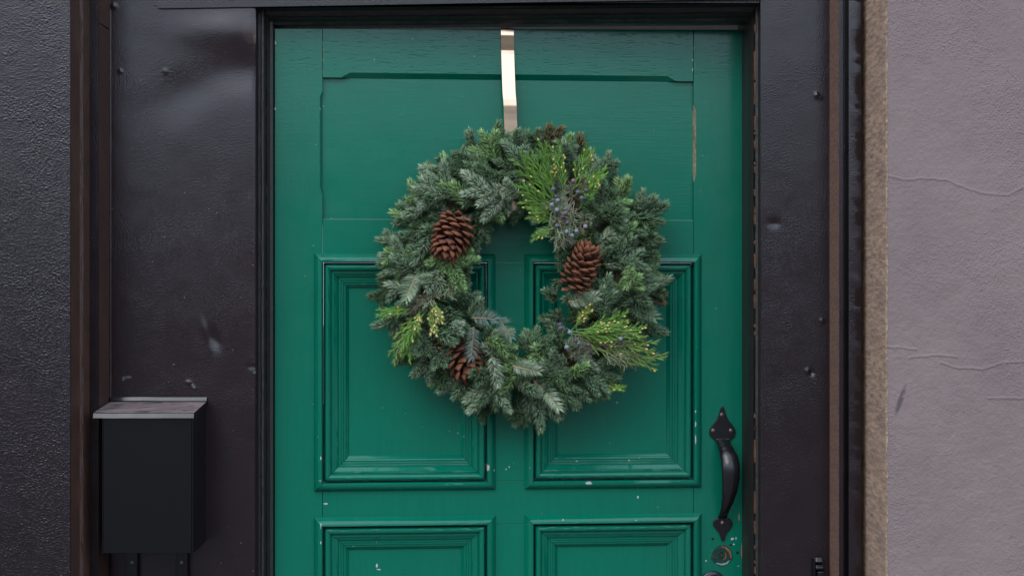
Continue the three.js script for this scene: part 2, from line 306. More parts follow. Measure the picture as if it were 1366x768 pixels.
{
  mesh('flat_strip', plate(xA + 0.002, xB, 0.004, 2.9, 0.125, 0.1, 2, 400, (x, y) => 0.0006 * (fbm(3, y * 9, 3, 2) - 0.5)), M.dark, surround);
  mesh('step_reveal', sweepY([[xB + 0.0003, 0.1246], [xB + 0.0012, 0.1], [xB + 0.0004, 0.092], [xB + 0.0012, 0.06]], 0.004, wy(32, 0.12), 1), M.brown, surround);
  mesh('step_reveal', sweepY([[xB + 0.0003, 0.1246], [xB + 0.002, 0.1], [xB + 0.003, 0.06]], wy(31, 0.12), 2.9, 1), M.brown, surround);
  // sheet metal panel with dents
  const P = (px, py) => [wx(px, 0.06), wy(py, 0.06)];
  const bump = (x, y, px, py, rx, ry, a, rot = 0) => { const [cx, cy] = P(px, py), c = Math.cos(rot), s = Math.sin(rot), X = ((x - cx) * c + (y - cy) * s) / (rx * S), Y = (-(x - cx) * s + (y - cy) * c) / (ry * S); return a * Math.exp(-(X * X + Y * Y)); };
  const sheet = (x, y) => {
    let h = 0.0034 * (fbm(x * 5 + 9, y * 4, 14, 1) - 0.5) + 0.00035 * (fbm(x * 22, y * 22, 15, 1) - 0.5);
    h += bump(x, y, 285, 452, 7, 13, -0.0040, 0.35) + bump(x, y, 273, 440, 4, 14, 0.002, 0.25) + bump(x, y, 336, 489, 6, 3, -0.0013) + bump(x, y, 326, 95, 40, 26, -0.004) + bump(x, y, 250, 120, 55, 28, -0.003, 0.5) + bump(x, y, 300, 40, 60, 22, 0.004);
    const [ex] = P(341, 0); h -= 0.004 * Math.exp(-(((x - ex) / 0.004) ** 2));
    h += bump(x, y, 151, 8, 3, 3, 0.003) + bump(x, y, 220, 95, 3, 3, 0.0012) + bump(x, y, 160, 95, 2.4, 2.4, 0.0016) + bump(x, y, 252, 510, 3, 2, 0.0016) + bump(x, y, 258, 517, 2, 2, 0.0016);
    return h;
  };
  mesh('cladding_panel', plate(xB + 0.0022, xC, 0.004, 2.9, 0.06, 0.05, 130, 1100, sheet), M.panel, surround);
  const casing = (x, y) => { let h = 0.0020 * (fbm(x * 6, y * 4, 24, 1) - 0.5) + 0.0004 * (fbm(x * 22, y * 22, 25, 2) - 0.5); return h + bump(x, y, 1033, 298, 7, 5, -0.0025) + bump(x, y, 1083, 497, 3, 3, -0.004) + bump(x, y, 1078, 495, 3, 3, 0.002) + bump(x, y, 1097, 428, 2.5, 2.5, 0.002) + bump(x, y, 1090, 127, 2.5, 3, 0.003) + bump(x, y, 1095, 130, 2, 2, 0.0015); };
  mesh('casing_board', plate(xD, xE, 0.004, 2.9, 0.06, 0.05, 70, 1100, casing), M.dark, surround);
  mesh('step_reveal', sweepY([[xE - 0.001, 0.06], [xE - 0.0006, 0.1], [xE - 0.0002, 0.1345]], 0.004, 2.9, 1), M.ochre, surround);
  mesh('flat_strip', box(xE, xF, 0.004, 2.9, 0.02, 0.135, 0.0015), M.dark, surround);
  mesh('flat_strip', sweepY([[xF + 0.0004, 0.10], [xG, 0.10], [xG, 0.1285], [xG + 0.002, 0.13], [xH - 0.002, 0.13], [xH, 0.128], [xH + 0.0006, 0.09]], 0.004, 2.9, 500, (y, i) => i > 3 ? [0.0022 * (fbm(y * 90, i, 17, 3) - 0.5), 0.003 * (fbm(y * 70, i + 9, 18, 3) - 0.5)] : [0, 0]), M.dark, surround);
  // header sheet, a little out of level
  const hy = (px) => mix(wy(9.5, 0.06), wy(-1.5, 0.06), (px - 340) / 670), x0 = wx(205, 0.062), x1 = wx(211, 0.062), x2 = xD + 0.0;
  const sh = new THREE.Shape([[x0, hy(205) + 0.010], [x1, hy(211)], [x2, hy(1012)], [x2, 2.9], [x0, 2.9]].map(([x, y]) => new THREE.Vector2(x, y)));
  mesh('header_panel', boxUV(new THREE.ExtrudeGeometry(sh, { depth: 0.0025, bevelEnabled: true, bevelSize: 0.0006, bevelThickness: 0.0006, bevelSegments: 1 }).translate(0, 0, 0.0612)), M.dark, surround);
  mesh('header_backing', box(xC + 0.002, xD - 0.002, 2.075, 2.9, -0.05, 0.058), M.darkWood, surround);
  // jambs with a moulded edge
  const jw = (s) => (y, i) => i > 1 && i < 8 ? [0.0010 * (fbm(y * 120, i, s, 3) - 0.5), 0.0022 * (fbm(y * 70, i * 3, s + 1, 3) - 0.5)] : [0, 0];
  const left = [[xC, 0.060], [xC + 0.0005, 0.036], [xC + 0.005, 0.0345], [xC + 0.0075, 0.040], [xC + 0.011, 0.039], [xC + 0.0135, 0.032], [xC + 0.0140, 0.028], [xC + 0.0165, 0.030], [xC + 0.019, 0.026], [xC + 0.0195, 0.016], [HX - 0.0015, 0.014], [HX - 0.0015, -0.10]];
  mesh('door_jamb', sweepY(left, 0.004, 2.075, 500, jw(71)), M.darkWood, surround);
  const rx = 0.4606;
  const right = [[xD, 0.060], [xD - 0.0005, 0.034], [xD - 0.005, 0.033], [xD - 0.0068, 0.029], [xD - 0.0085, 0.031], [xD - 0.0112, 0.024], [xD - 0.0118, 0.018], [rx + 0.0008, 0.012], [rx, -0.002], [rx, -0.12]];
  const rj = mesh('door_jamb', sweepY(right, 0.004, 2.075, 500, jw(81)), M.darkWood, surround);
  mesh('worn_edge', sweepY([[xD - 0.0046, 0.0338], [xD - 0.0070, 0.0300], [xD - 0.0084, 0.0318]], 0.9, 2.055, 420, (y, i) => { const k = smooth(0.48, 0.56, fbm(y * 70, 2, 83, 4)) * smooth(0.35, 0.5, fbm(y * 6, 8, 86, 2)); return [-0.0003 * k + 0.0018 * (fbm(y * 120, i, 81, 3) - 0.5), mix(-0.004, 0.0004, k) + 0.0016 * (fbm(y * 160, i, 84, 2) - 0.5)]; }), std({ color: rgb(0.17, 0.095, 0.055), map: scaled(ochreC, 0.05, 0.2), roughness: 0.8 }), surround);
  // head of the frame: the same kind of mouldings, lying
  const head = [[2.0725, 0.060], [2.0720, 0.032], [2.067, 0.030], [2.063, 0.026], [2.060, 0.028], [2.0565, 0.020], [2.0555, 0.010], [2.0500, 0.006], [2.0485, 0.000], [2.0485, -0.004], [2.0485, -0.030], [2.12, -0.030]];
  const hg = sweepY(head.map(([y, z]) => [-y, z]), xC + 0.001, xD - 0.001, 300, (y, i) => i > 1 && i < 8 ? [0.0010 * (fbm(y * 60, i, 91, 3) - 0.5), 0.001 * (fbm(y * 60, i, 92, 3) - 0.5)] : [0, 0]);
  hg.applyMatrix4(new THREE.Matrix4().makeBasis(V(0, -1, 0), V(1, 0, 0), V(0, 0, 1)));
  const hm = mesh('head_jamb', hg, M.darkWood, surround);
  hm.geometry.translate(0, -2.0485, 0); hm.geometry.rotateZ(0.0085); hm.geometry.translate(0, 2.0448, 0);
  mesh('threshold', box(xC, xD, 0.004, 0.05, -0.12, 0.058, 0.004), M.paving, surround);
}
{ // pale wall with its raw edge
  const w = thing('grey_wall', 'pale lilac-grey stucco wall with hairline cracks beside the door casing', 'wall');
  mesh('wall_face', plate(xI + 0.0015, 6, 0.004, TOP, 0.2625, 0.3, 2, 2, null), M.grey, w);
  mesh('raw_edge', sweepY([[xI, 0.08], [xI, 0.12], [xI + 0.0004, 0.16], [xI, 0.2], [xI + 0.0006, 0.245], [xI + 0.0008, 0.2618], [xI + 0.0026, 0.2636], [xI + 0.0034, 0.2615]], 0.004, TOP, 2600, (y, i) => i ? [0.0022 * (fbm(y * 55, Math.min(i, 5) * 2.3, 57, 4) - 0.5) + (i > 5 ? 0.0055 * (fbm(y * 150, 5, 59, 4, 0, 0, 0.65) - 0.5) : 0), i === 5 ? 0.0026 * (fbm(y * 130, 3, 58, 3) - 0.5) : 0] : [0, 0]), M.concrete, w);
}
tag(mesh('upper_wall', box(xA, xI + 0.001, 2.902, TOP, -0.3, 0.2), M.darkRough), null, null, 'structure');
{ // hallway behind the door, with an unseen far opening placed to light its ceiling
  const r = thing('hallway', 'dim pale hallway glimpsed through the gap over the ajar door', 'hallway'); r.userData.kind = 'structure';
  const pale = std({ color: rgb(0.5, 0.45, 0.40), roughness: 0.9 });
  mesh('floor', box(-1.2, 1.2, 0.0, 0.02, -5, -0.205), pale, r);
  mesh('ceiling', box(-1.2, 1.2, 2.6, 2.7, -5, -0.1), pale, r);
  mesh('side_wall', box(-1.3, -1.202, 0.0, 2.7, -5, -0.1), pale, r); mesh('side_wall', box(1.202, 1.3, 0.0, 2.7, -5, -0.1), pale, r);
  mesh('end_wall', box(-1.3, 1.3, 0.0, 0.9, -5.1, -5.002), pale, r); mesh('end_wall', box(-1.3, 1.3, 2.2, 2.7, -5.1, -5.002), pale, r);
  mesh('front_wall', box(-1.3, xC - 0.002, 0.0, 2.7, -0.098, -0.02), pale, r); mesh('front_wall', box(xD + 0.002, 1.3, 0.0, 2.7, -0.118, -0.02), pale, r);
  mesh('front_wall', box(xC, xD, 2.08, 2.7, -0.098, -0.052), pale, r);
}

// ------------------------------------------------------------------ the door
const door = thing('green_door', 'glossy green panelled front door standing slightly ajar behind the wreath', 'door');
door.position.set(HX, 0, 0); door.rotation.y = AJAR;
{
  const u0 = 0, u1 = du(990.5), uL = du(430), uR = du(925.5), T = 0.036;
  const yTopL = dl(366, 38).y, yTopR = dl(990, 39.5).y, topAt = (u) => mix(yTopL, yTopR, u / u1);
  const yA = dl(680, 106).y, yB = dl(680, 292.5).y, G = 0.0004;
  const poly = (pts, z0, z1, bev = 0.0008) => boxUV(new THREE.ExtrudeGeometry(new THREE.Shape(pts.map((p) => new THREE.Vector2(...p))), { depth: z1 - z0 - 2 * bev, bevelEnabled: true, bevelSize: bev, bevelThickness: bev, bevelSegments: 2, bevelOffset: -bev }).translate(0, 0, z0 + bev));
  // left stile with a stopped chamfer beside the top panel
  const cw = du(430) - du(426.5), chY = [dl(428, 122).y, dl(428, 130).y, dl(428, 250).y, dl(428, 262).y];
  mesh('stile', mergeGeometries([poly([[u0, 0.01], [uL - G, 0.01], [uL - G, chY[3]], [uL - cw, chY[2]], [uL - cw, chY[1]], [uL - G, chY[0]], [uL - G, topAt(uL)], [u0, topAt(0)]], -T, 0),
    boxUV(quads([uL - cw, chY[1], -0.0002, uL - G, chY[1], -0.0095, uL - G, chY[2], -0.0095, uL - cw, chY[2], -0.0002, uL - G, chY[0], -0.0004, uL - G, chY[3], -0.0004], [0, 1, 2, 0, 2, 3, 0, 4, 1, 3, 2, 5]).toNonIndexed())]), M.door, door);
  const chR = [dl(927, 138).y, dl(927, 148).y, dl(927, 232).y, dl(927, 243).y];
  mesh('stile', poly([[u1, 0.01], [uR + G, 0.01], [uR + G, chR[3]], [uR + cw, chR[2]], [uR + cw, chR[1]], [uR + G, chR[0]], [uR + G, topAt(uR)], [u1, topAt(u1)]], -T, 0), M.door, door);
  const bare = boxUV(quads([uR + cw, chR[1], -0.0002, uR + G, chR[1], -0.0095, uR + G, chR[2], -0.0095, uR + cw, chR[2], -0.0002, uR + G, chR[0], -0.0004, uR + G, chR[3], -0.0004], [0, 1, 2, 0, 2, 3, 0, 4, 1, 3, 2, 5]).toNonIndexed());
  tag(mesh('chamfer', bare, std({ color: rgb(0.34, 0.31, 0.22), map: scaled(ochreC, 0.05, 0.12), roughness: 0.8 }), door), 'worn cream chamfer where the green paint has rubbed off');
  // top rail with its stopped chamfer
  const c0 = du(455), c1 = du(467), c2 = du(890), c3 = du(902), yT = dl(680, 99.5).y;
  mesh('top_rail', mergeGeometries([poly([[uL + G, yA], [c0, yA], [c1, yT], [c2, yT], [c3, yA], [uR - G, yA], [uR - G, topAt(uR)], [uL + G, topAt(uL)]], -T, 0),
    boxUV(quads([c1, yT, -0.0002, c2, yT, -0.0002, c2, yA, -0.0095, c1, yA, -0.0095, c0, yA, -0.0004, c3, yA, -0.0004], [0, 2, 1, 0, 3, 2, 0, 4, 3, 1, 2, 5]).toNonIndexed())]), M.door, door);
  mesh('panel_field', box(uL - 0.006, uR + 0.006, yB - 0.01, yA + 0.01, -0.026, -0.0096), M.door, door);
  mesh('panel_ledge', boxUV(quads([uL, yB - 0.0002, -0.0095, uR, yB - 0.0002, -0.0095, uR, yB - 0.0020, 0.0004, uL, yB - 0.0020, 0.0004], [0, 1, 2, 0, 2, 3])), std({ color: rgb(0.24, 0.27, 0.23), roughness: 0.9 }), door);
  // four moulded panels
  const mL = [du(418.5), du(661)], mR = [du(699.5), du(936)], top1 = dl(680, 338.5).y, bot1 = dl(680, 653).y, top2 = dl(680, 687).y, bot2 = 0.22;
  const openIn = 0.0172;
  const oy1 = top1 - openIn, oy0 = bot1 + openIn, py1 = top2 - openIn, py0 = bot2 + openIn;
  mesh('middle_rail', box(uL + G, uR - G, oy1, yB - 0.001, -T, 0, 0.0006), M.door, door);
  mesh('muntin', box(mL[1] - openIn, mR[0] + openIn, oy0 + G, oy1 - G, -T, 0, 0.0006), M.door, door);
  mesh('lock_rail', box(uL + G, uR - G, py1, oy0, -T, 0, 0.0006), M.door, door);
  mesh('muntin', box(mL[1] - openIn, mR[0] + openIn, py0 + G, py1 - G, -T, 0, 0.0006), M.door, door);
  mesh('bottom_rail', box(uL + G, uR - G, 0.01, py0, -T, 0, 0.0006), M.door, door);
  const outer = [[0, -0.002], [0, 0.0008], [0.0012, 0.0032], [0.0045, 0.0085], [0.0085, 0.0125], [0.0125, 0.0146], [0.0155, 0.0145], [0.0170, 0.0130], [0.0174, 0.0105], [0.0174, -0.019]];
  const inner = [[0.0215, -0.019], [0.0215, 0.0040], [0.0225, 0.0066], [0.0250, 0.0084], [0.0280, 0.0082], [0.0312, 0.0062], [0.0335, 0.0030], [0.0342, -0.0005], [0.0352, -0.0005], [0.0358, 0.0012], [0.0385, 0.0012], [0.0392, -0.0005], [0.0425, -0.0022], [0.0458, -0.0052], [0.0475, -0.0082], [0.0482, -0.0082], [0.0488, -0.0068], [0.0515, -0.0070], [0.0522, -0.0088], [0.0530, -0.0088], [0.0538, -0.0080], [0.0560, -0.0086], [0.0568, -0.0112], [0.0580, -0.0112], [0.0588, -0.0102], [0.0612, -0.0108], [0.0622, -0.0140], [0.0655, -0.0160], [0.0675, -0.0178], [0.0680, -0.021]];
  const r = rng(41);
  function strip(prof, x0, x1, y0, y1, side) {
    const pos = [], idx = [], m = prof.length, g = 0.00025 + 0.0003 * r(), dz = 0.0006 * (r() - 0.5), n = 24, sd = Math.floor(r() * 900);
    for (let j = 0; j <= n; j++) prof.forEach(([t, z], i) => {
      const k = j / n, h = side < 2, a = h ? x0 + t + g : y0 + t + g, b = h ? x1 - t - g : y1 - t - g, c = mix(a, b, k), w = 0.00022 * (vnoise(k * 5, i * 0.2, sd) - 0.5), zz = z + dz + (i && i < m - 1 ? w : 0);
      if (side === 0) pos.push(c, y1 - t, zz); else if (side === 1) pos.push(c, y0 + t, zz); else if (side === 2) pos.push(x0 + t, c, zz); else pos.push(x1 - t, c, zz);
    });
    for (let j = 0; j < n; j++) for (let i = 0; i < m - 1; i++) { const a = j * m + i; if (side === 0 || side === 3) idx.push(a, a + 1, a + m, a + 1, a + m + 1, a + m); else idx.push(a, a + m, a + 1, a + 1, a + m, a + m + 1); }
    if (side === 0 || side === 3) for (let q = 0; q < idx.length; q += 3) [idx[q], idx[q + 1]] = [idx[q + 1], idx[q]];
    return toCreasedNormals(quads(pos, idx), 0.75);
  }
  for (const [[x0, x1], y0, y1] of [[mL, bot1, top1], [mR, bot1, top1], [mL, bot2, top2], [mR, bot2, top2]]) {
    const f = mesh('door_panel', box(x0 + 0.0176, x1 - 0.0176, y0 + 0.0176, y1 - 0.0176, -0.032, -0.0185), M.door, door);
    for (let s = 0; s < 4; s++) mesh('outer_moulding', strip(outer, x0, x1, y0, y1, s), M.door, f);
    for (let s = 0; s < 4; s++) mesh('inner_moulding', strip(inner, x0, x1, y0, y1, s), M.door, f);
  }
  // pull handle
  const sp = (pts, w) => { const s = new THREE.Shape(); s.moveTo(...pts[0]); for (const c of pts.slice(1)) s.bezierCurveTo(...c); return new THREE.ExtrudeGeometry(s, { depth: 0.0022, bevelEnabled: true, bevelSize: 0.0012, bevelThickness: 0.0012, bevelSegments: 3, curveSegments: 14 }); };
  const hp = dl(963.5, 577, 0), hb = dl(964, 697, 0), pull = new THREE.Group(); pull.name = numbered('pull_handle'); door.add(pull);
  const spade = (k, lo) => [[0, 0.052 * k], [0.005, 0.049 * k, 0.0035, 0.036 * k, 0.012, 0.024 * k], [0.020, 0.014 * k, 0.0262, 0.008 * k, 0.0250, -0.001 * k], [0.0238, -0.0095 * k, 0.0150, -0.0128 * k, 0.0100, lo * k], [0.004, (lo - 0.002) * k, -0.004, (lo - 0.002) * k, -0.0100, lo * k], [-0.0150, -0.0128 * k, -0.0238, -0.0095 * k, -0.0250, -0.001 * k], [-0.0262, 0.008 * k, -0.020, 0.014 * k, -0.012, 0.024 * k], [-0.0035, 0.036 * k, -0.005, 0.049 * k, 0, 0.052 * k]];
  const tp = mesh('plate', sp(spade(1, -0.011)), M.iron, pull); tp.position.set(hp.x, hp.y, 0.0014);
  const bp = mesh('plate', sp(spade(-1, -0.013).map((a) => a.map((v, i) => v * (i % 2 ? 0.68 : 0.74)))), M.iron, pull); bp.position.set(hb.x, hb.y, 0.0014);
  const head = new THREE.SphereGeometry(0.0040, 12, 8, 0, Math.PI * 2, 0, Math.PI / 2); head.rotateX(Math.PI / 2); head.scale(1, 1, 0.55);
  for (const [px, py] of [[963, 553], [951.5, 574], [975, 574], [964, 697]]) { const p = dl(px, py, 0.004), s = mesh('screw', head, M.screw, pull); s.position.set(p.x, p.y, 0.0042); }
  { // grip: swept oval, broad and bowed near the top, tapering down
    const st = [[963, 586, 0.002, 0.0150, 0.004], [964, 591, 0.012, 0.0150, 0.0055], [965.5, 598, 0.024, 0.0165, 0.0075], [967.5, 607, 0.034, 0.0188, 0.010], [968.5, 618, 0.040, 0.0200, 0.0115], [968.5, 632, 0.042, 0.0192, 0.0112], [967.5, 648, 0.040, 0.0168, 0.010], [966, 664, 0.032, 0.0132, 0.0085], [964.6, 676, 0.021, 0.0102, 0.0065], [963.8, 684, 0.010, 0.0094, 0.005], [963.5, 689, 0.002, 0.0105, 0.004]];
    const c = new THREE.CatmullRomCurve3(st.map(([px, py, z]) => { const p = dl(px, py, 0); return V(p.x + (z > 0.02 ? 0 : 0), p.y, z + 0.003); }));
    const n = 60, m = 20, pos = [], idx = [], uv = [];
    for (let j = 0; j <= n; j++) {
      const k = j / n, p = c.getPoint(k), t = c.getTangent(k), f = k * (st.length - 1), a = Math.min(st.length - 2, Math.floor(f)), q = smooth(0, 1, f - a), w = mix(st[a][3], st[a + 1][3], q) * 0.94, d = mix(st[a][4], st[a + 1][4], q);
      const X = V(1, 0, 0), N = V(0, 0, 1).cross(V(0, 0, 0)); const nn = new THREE.Vector3().crossVectors(X, t).normalize(); if (nn.z < 0) nn.negate();
      for (let i = 0; i <= m; i++) { const an = i / m * Math.PI * 2, e = p.clone().addScaledVector(X, Math.cos(an) * w).addScaledVector(nn, Math.sin(an) * (Math.sin(an) > 0 ? d : d * 0.6)); pos.push(e.x, e.y, e.z); uv.push(i / m * 0.06, k * 0.15); }
    }
    for (let j = 0; j < n; j++) for (let i = 0; i < m; i++) { const a = j * (m + 1) + i; idx.push(a, a + m + 1, a + 1, a + 1, a + m + 1, a + m + 2); }
    mesh('grip', quads(pos, idx, uv), M.iron, pull);
    const lip = mesh('collar', new RoundedBoxGeometry(0.030, 0.006, 0.008, 3, 0.0025), M.iron, pull); lip.position.set(hp.x, dl(963, 586).y, 0.006);
  }
  // door knob below, its rose rimmed with bare wood
  { const p = dl(951, 779), k = mesh('door_knob', new THREE.LatheGeometry([[0, 0.046], [0.008, 0.0455], [0.017, 0.0425], [0.0235, 0.036], [0.0255, 0.028], [0.023, 0.021], [0.015, 0.016], [0.012, 0.012], [0.013, 0.007], [0.024, 0.005], [0.0265, 0.003], [0.0268, 0]].map((a) => new THREE.Vector2(...a)), 40).rotateX(Math.PI / 2), std({ color: rgb(0.012, 0.012, 0.016), roughness: 0.25 }), door); k.position.set(p.x, p.y, 0.0002); }
  // filled old lock hole
  { const p = dl(963.5, 741), g = new THREE.Group(); g.name = numbered('lock_patch'); door.add(g); g.position.copy(p);
    const outl = [[-21, -5], [-18, 6], [-12, 15], [-4, 19], [4, 19.5], [12, 16], [18, 7], [20, -3], [17, -9], [10, -14], [2, -19.5], [-6, -18], [-13, -13], [-20, -8]].map(([x, y]) => new THREE.Vector2(x * 0.001, y * 0.001));
    const fill = tag(mesh('filler', new THREE.ExtrudeGeometry(new THREE.Shape(new THREE.SplineCurve([...outl, outl[0]]).getPoints(60)), { depth: 0.0005, bevelEnabled: true, bevelSize: 0.0015, bevelThickness: 0.0011, bevelSegments: 3 }), std({ color: rgb(0.014, 0.085, 0.062), map: scaled(concreteC, 0.06, 0.06), bumpMap: scaled(stuccoH, 0.1), bumpScale: 0.003, roughness: 0.55 }), g), 'rough dark green filler in an old lock hole');
    const arc = (r0, r1, a0, a1, z, sy = 1) => { const s = new THREE.Shape(), n = 26; for (let i = 0; i <= n; i++) { const a = mix(a0, a1, i / n), w = fbm(i * 0.5, 1, 66, 2) - 0.5; s[i ? 'lineTo' : 'moveTo']((r1 + 0.0024 * w) * Math.cos(a), sy * (r1 + 0.0024 * w) * Math.sin(a)); } for (let i = n; i >= 0; i--) { const a = mix(a0, a1, i / n), th = Math.sin(i / n * Math.PI) ** 0.5, q = r1 - (r1 - r0) * th, w = fbm(i * 0.6, 4, 67, 2) - 0.5; s.lineTo((q + 0.002 * w) * Math.cos(a), sy * (q + 0.002 * w) * Math.sin(a)); } return new THREE.ExtrudeGeometry(s, { depth: 0.0006, bevelEnabled: false }).translate(0, 0, z); };
    tag(mesh('bare_wood', boxUV(arc(0.0148, 0.0186, -0.35, 1.75, 0.0013)), M.wood, g), 'crescent of bare orange wood at the rim of the old lock hole');
    mesh('bare_wood', boxUV(arc(0.0058, 0.0082, -1.5, 1.2, 0.0014)), M.wood, g);
    mesh('paint_flake', boxUV(arc(0.0150, 0.0185, -2.3, -0.5, 0.0012)), std({ color: rgb(0.20, 0.27, 0.23), roughness: 0.8 }), g);
    const core = new THREE.TorusGeometry(0.0062, 0.0015, 8, 24); core.translate(-0.001, 0.001, 0.0012); mesh('plug_rim', core, fill.material, g);
  }
  for (const [px, py, r2] of [[951, 718.5, 0.0024], [975, 726.5, 0.0022], [984, 737, 0.003]]) { const p = dl(px, py), h = mesh('screw_hole', disc(r2, -0.002, 0.0006, 12), M.hole, door); h.position.set(p.x, p.y, 0.0002); }
}

// ------------------------------------------------------------------ brass wreath hanger over the door top
{
  const h = thing('wreath_hanger', 'flat brass over-door hook holding up the wreath', 'hook'); h.position.copy(door.position); h.rotation.y = AJAR;
  const st = [[676, 40, -0.0375], [676, 38, -0.0375], [676.3, 36, -0.032], [676.4, 35.6, -0.02], [676.5, 35.4, -0.006], [676.6, 36.2, 0.0014], [676.7, 39, 0.0048], [676.8, 43, 0.0054], [677, 58, 0.0040], [677.3, 73, 0.0030], [677.8, 90, 0.0080], [678.5, 110, 0.0142], [679.3, 127, 0.0194], [680, 134, 0.0203], [681, 160, 0.0196], [683, 220, 0.0190], [685, 284, 0.022], [685, 290, 0.028], [685, 291.5, 0.036], [685, 290, 0.046], [685, 280, 0.052], [685, 268, 0.053]];
  const yT = dl(676, 38.6).y + 0.0016;
  const pts = st.map(([px, py, w], i) => { const p = dl(px, py, Math.max(0, w)); return V(p.x, i < 6 ? [yT - 0.02, yT - 0.004, yT - 0.0006, yT, yT, yT - 0.0008][i] : p.y, w); });
  const c = new THREE.CatmullRomCurve3(pts, false, 'centripetal'), n = 160, wd = 0.0127, th = 0.0008, pos = [], idx = [], uv = [];
  for (let j = 0; j <= n; j++) { const k = j / n, p = c.getPoint(k), t = c.getTangent(k), nn = new THREE.Vector3().crossVectors(V(1, 0, 0), t).normalize(); [[-wd, th], [-wd + 0.0012, th * 1.5], [wd - 0.0012, th * 1.5], [wd, th], [wd, -th], [-wd, -th], [-wd, th]].forEach(([a, b], i) => { pos.push(p.x + a, p.y + nn.y * b, p.z + nn.z * b); uv.push(i * 0.01, k); }); }
  for (let j = 0; j < n; j++) for (let i = 0; i < 6; i++) { const a = j * 7 + i; idx.push(a, a + 1, a + 7, a + 1, a + 8, a + 7); }
  mesh('strap', toCreasedNormals(quads(pos, idx, uv), 0.5), M.brass, h);
}

// ------------------------------------------------------------------ mailbox
{
  const m = thing('mailbox', 'black metal wall mailbox with sloping lid beside the green door', 'mailbox');
  const zf = 0.165, zb = 0.062, x0 = wx(135, zf), x1 = wx(257, zf), yb = wy(738, zf), yf = wy(556, zf), ybk = wy(537, 0.068);
  const side = new THREE.Shape([[zb, yb + 0.002], [zf, yb], [zf, yf], [zb, ybk - 0.004]].map((p) => new THREE.Vector2(...p)));
  const sg = () => new THREE.ExtrudeGeometry(side, { depth: 0.0012, bevelEnabled: true, bevelSize: 0.0004, bevelThickness: 0.0004, bevelSegments: 1 }).rotateY(-Math.PI / 2);
  mesh('side_panel', boxUV(sg().translate(x0 + 0.0022, 0, 0)), M.blackMetal, m); mesh('side_panel', boxUV(sg().translate(x1 - 0.0006, 0, 0)), M.blackMetal, m);
  mesh('front_panel', box(x0 + 0.0028, x1 - 0.0028, yb + 0.0006, yf - 0.001, zf - 0.0020, zf + 0.0006, 0.0008), M.blackMetal, m);
  mesh('back_panel', box(x0 + 0.0028, x1 - 0.0028, yb + 0.002, ybk - 0.006, zb - 0.0012, zb + 0.001), M.blackMetal, m);
  mesh('bottom_panel', box(x0 + 0.0028, x1 - 0.0028, yb + 0.0022, yb + 0.0034, zb + 0.0012, zf - 0.0022), M.blackMetal, m);
  // lid: one folded sheet with a rear flange, sloping dusty top and a front lip
  const zl = zf + 0.010, a0 = wx(146, 0.066), a1 = wx(275, 0.066), b0 = wx(121, zl), b1 = wx(270, zl);
  const lidX = (z) => [Math.max(a0, b0), Math.min(a1, b1)];
  const L = lidX(), prof = [[0.0625, wy(529.5, 0.063)], [0.0640, wy(529.6, 0.064)], [0.0660, wy(534.5, 0.067)], [0.0685, wy(536, 0.069)], [zl - 0.003, wy(550.5, zl)], [zl - 0.0005, wy(551.3, zl)], [zl + 0.0020, wy(557.5, zl)], [zl + 0.0004, wy(558, zl)], [zl - 0.006, wy(553.5, zl)], [0.0685, wy(538, 0.069)], [0.0625, wy(536, 0.063)], [0.0625, wy(530, 0.063)]];
  const lidG = (i0, i1, x0q, x1q) => { const p = prof.slice(i0, i1 + 1), pos = [], idx = [], uv = [], nx = 30; for (let i = 0; i <= nx; i++) p.forEach(([z, y]) => { const x = mix(x0q, x1q, i / nx); pos.push(x, y + 0.0006 * (vnoise(x * 30, z * 30, 5) - 0.5), z); uv.push(x, z); }); for (let i = 0; i < nx; i++) for (let j = 0; j < p.length - 1; j++) { const a = i * p.length + j; idx.push(a, a + 1, a + p.length, a + 1, a + p.length + 1, a + p.length); } return toCreasedNormals(quads(pos, idx, uv), 0.4); };
  const dustC = dataTex(512, 256, (i, j) => { const x = i / 512, y = j / 256, n = fbm(x * 5, y * 4, 101, 5, 5, 4, 0.6), s = 0.8 * smooth(0.60, 0.68, fbm(x * 7 + 4, y * 9 + x * 5, 102, 3)), f = fbm(x * 80, y * 60, 103, 2); const d = 0.42 + 0.6 * n + 0.25 * (f - 0.5); return [mix(0.23 * d, 0.03, s), mix(0.165 * d, 0.03, s), mix(0.16 * d, 0.034, s)]; }, { srgb: true });
  const ca = [[0.0625, 0], [zl + 0.0022, 0]];
  const caps = [L[0], L[1]].map((x) => { const p = []; const t = THREE.ShapeUtils.triangulateShape(prof.slice(0, -1).map(([z, y]) => new THREE.Vector2(z, y)), []); return quads(prof.slice(0, -1).flatMap(([z, y]) => [x, y, z]), t.flat(), prof.slice(0, -1).flatMap(([z, y]) => [z, y])).toNonIndexed(); });
  const lipM = M.blackMetal;
  const lid = new THREE.Group(); lid.name = numbered('lid'); m.add(lid);
  mesh('lid_sheet', mergeGeometries([lidG(0, 3, L[0], L[1]), lidG(4, 11, L[0], L[1]), ...caps].map((g) => { g.deleteAttribute('normal'); g.computeVertexNormals(); return g; })), lipM, lid);
  tag(mesh('lid_top', lidG(3, 4, L[0], L[1]), std({ map: scaled(dustC, 0.2, 0.1), roughness: 0.8 }), lid), 'dusty sloping top of the mailbox lid');
  for (const [pa, pb, sx] of [[167, 182, 175.5], [234, 249, 241.5]]) {
    const s = mesh('hanging_strap', box(wx(pa, 0.078), wx(pb, 0.078), wy(880, 0.078), wy(736, 0.078), 0.066, 0.078, 0.0012), M.blackMetal, m);
    const sc = mesh('screw', disc(0.0028, 0, 0.0022, 12), M.screw, m); sc.position.set(wx(sx, 0.08), wy(750, 0.08), 0.078);
  }
}

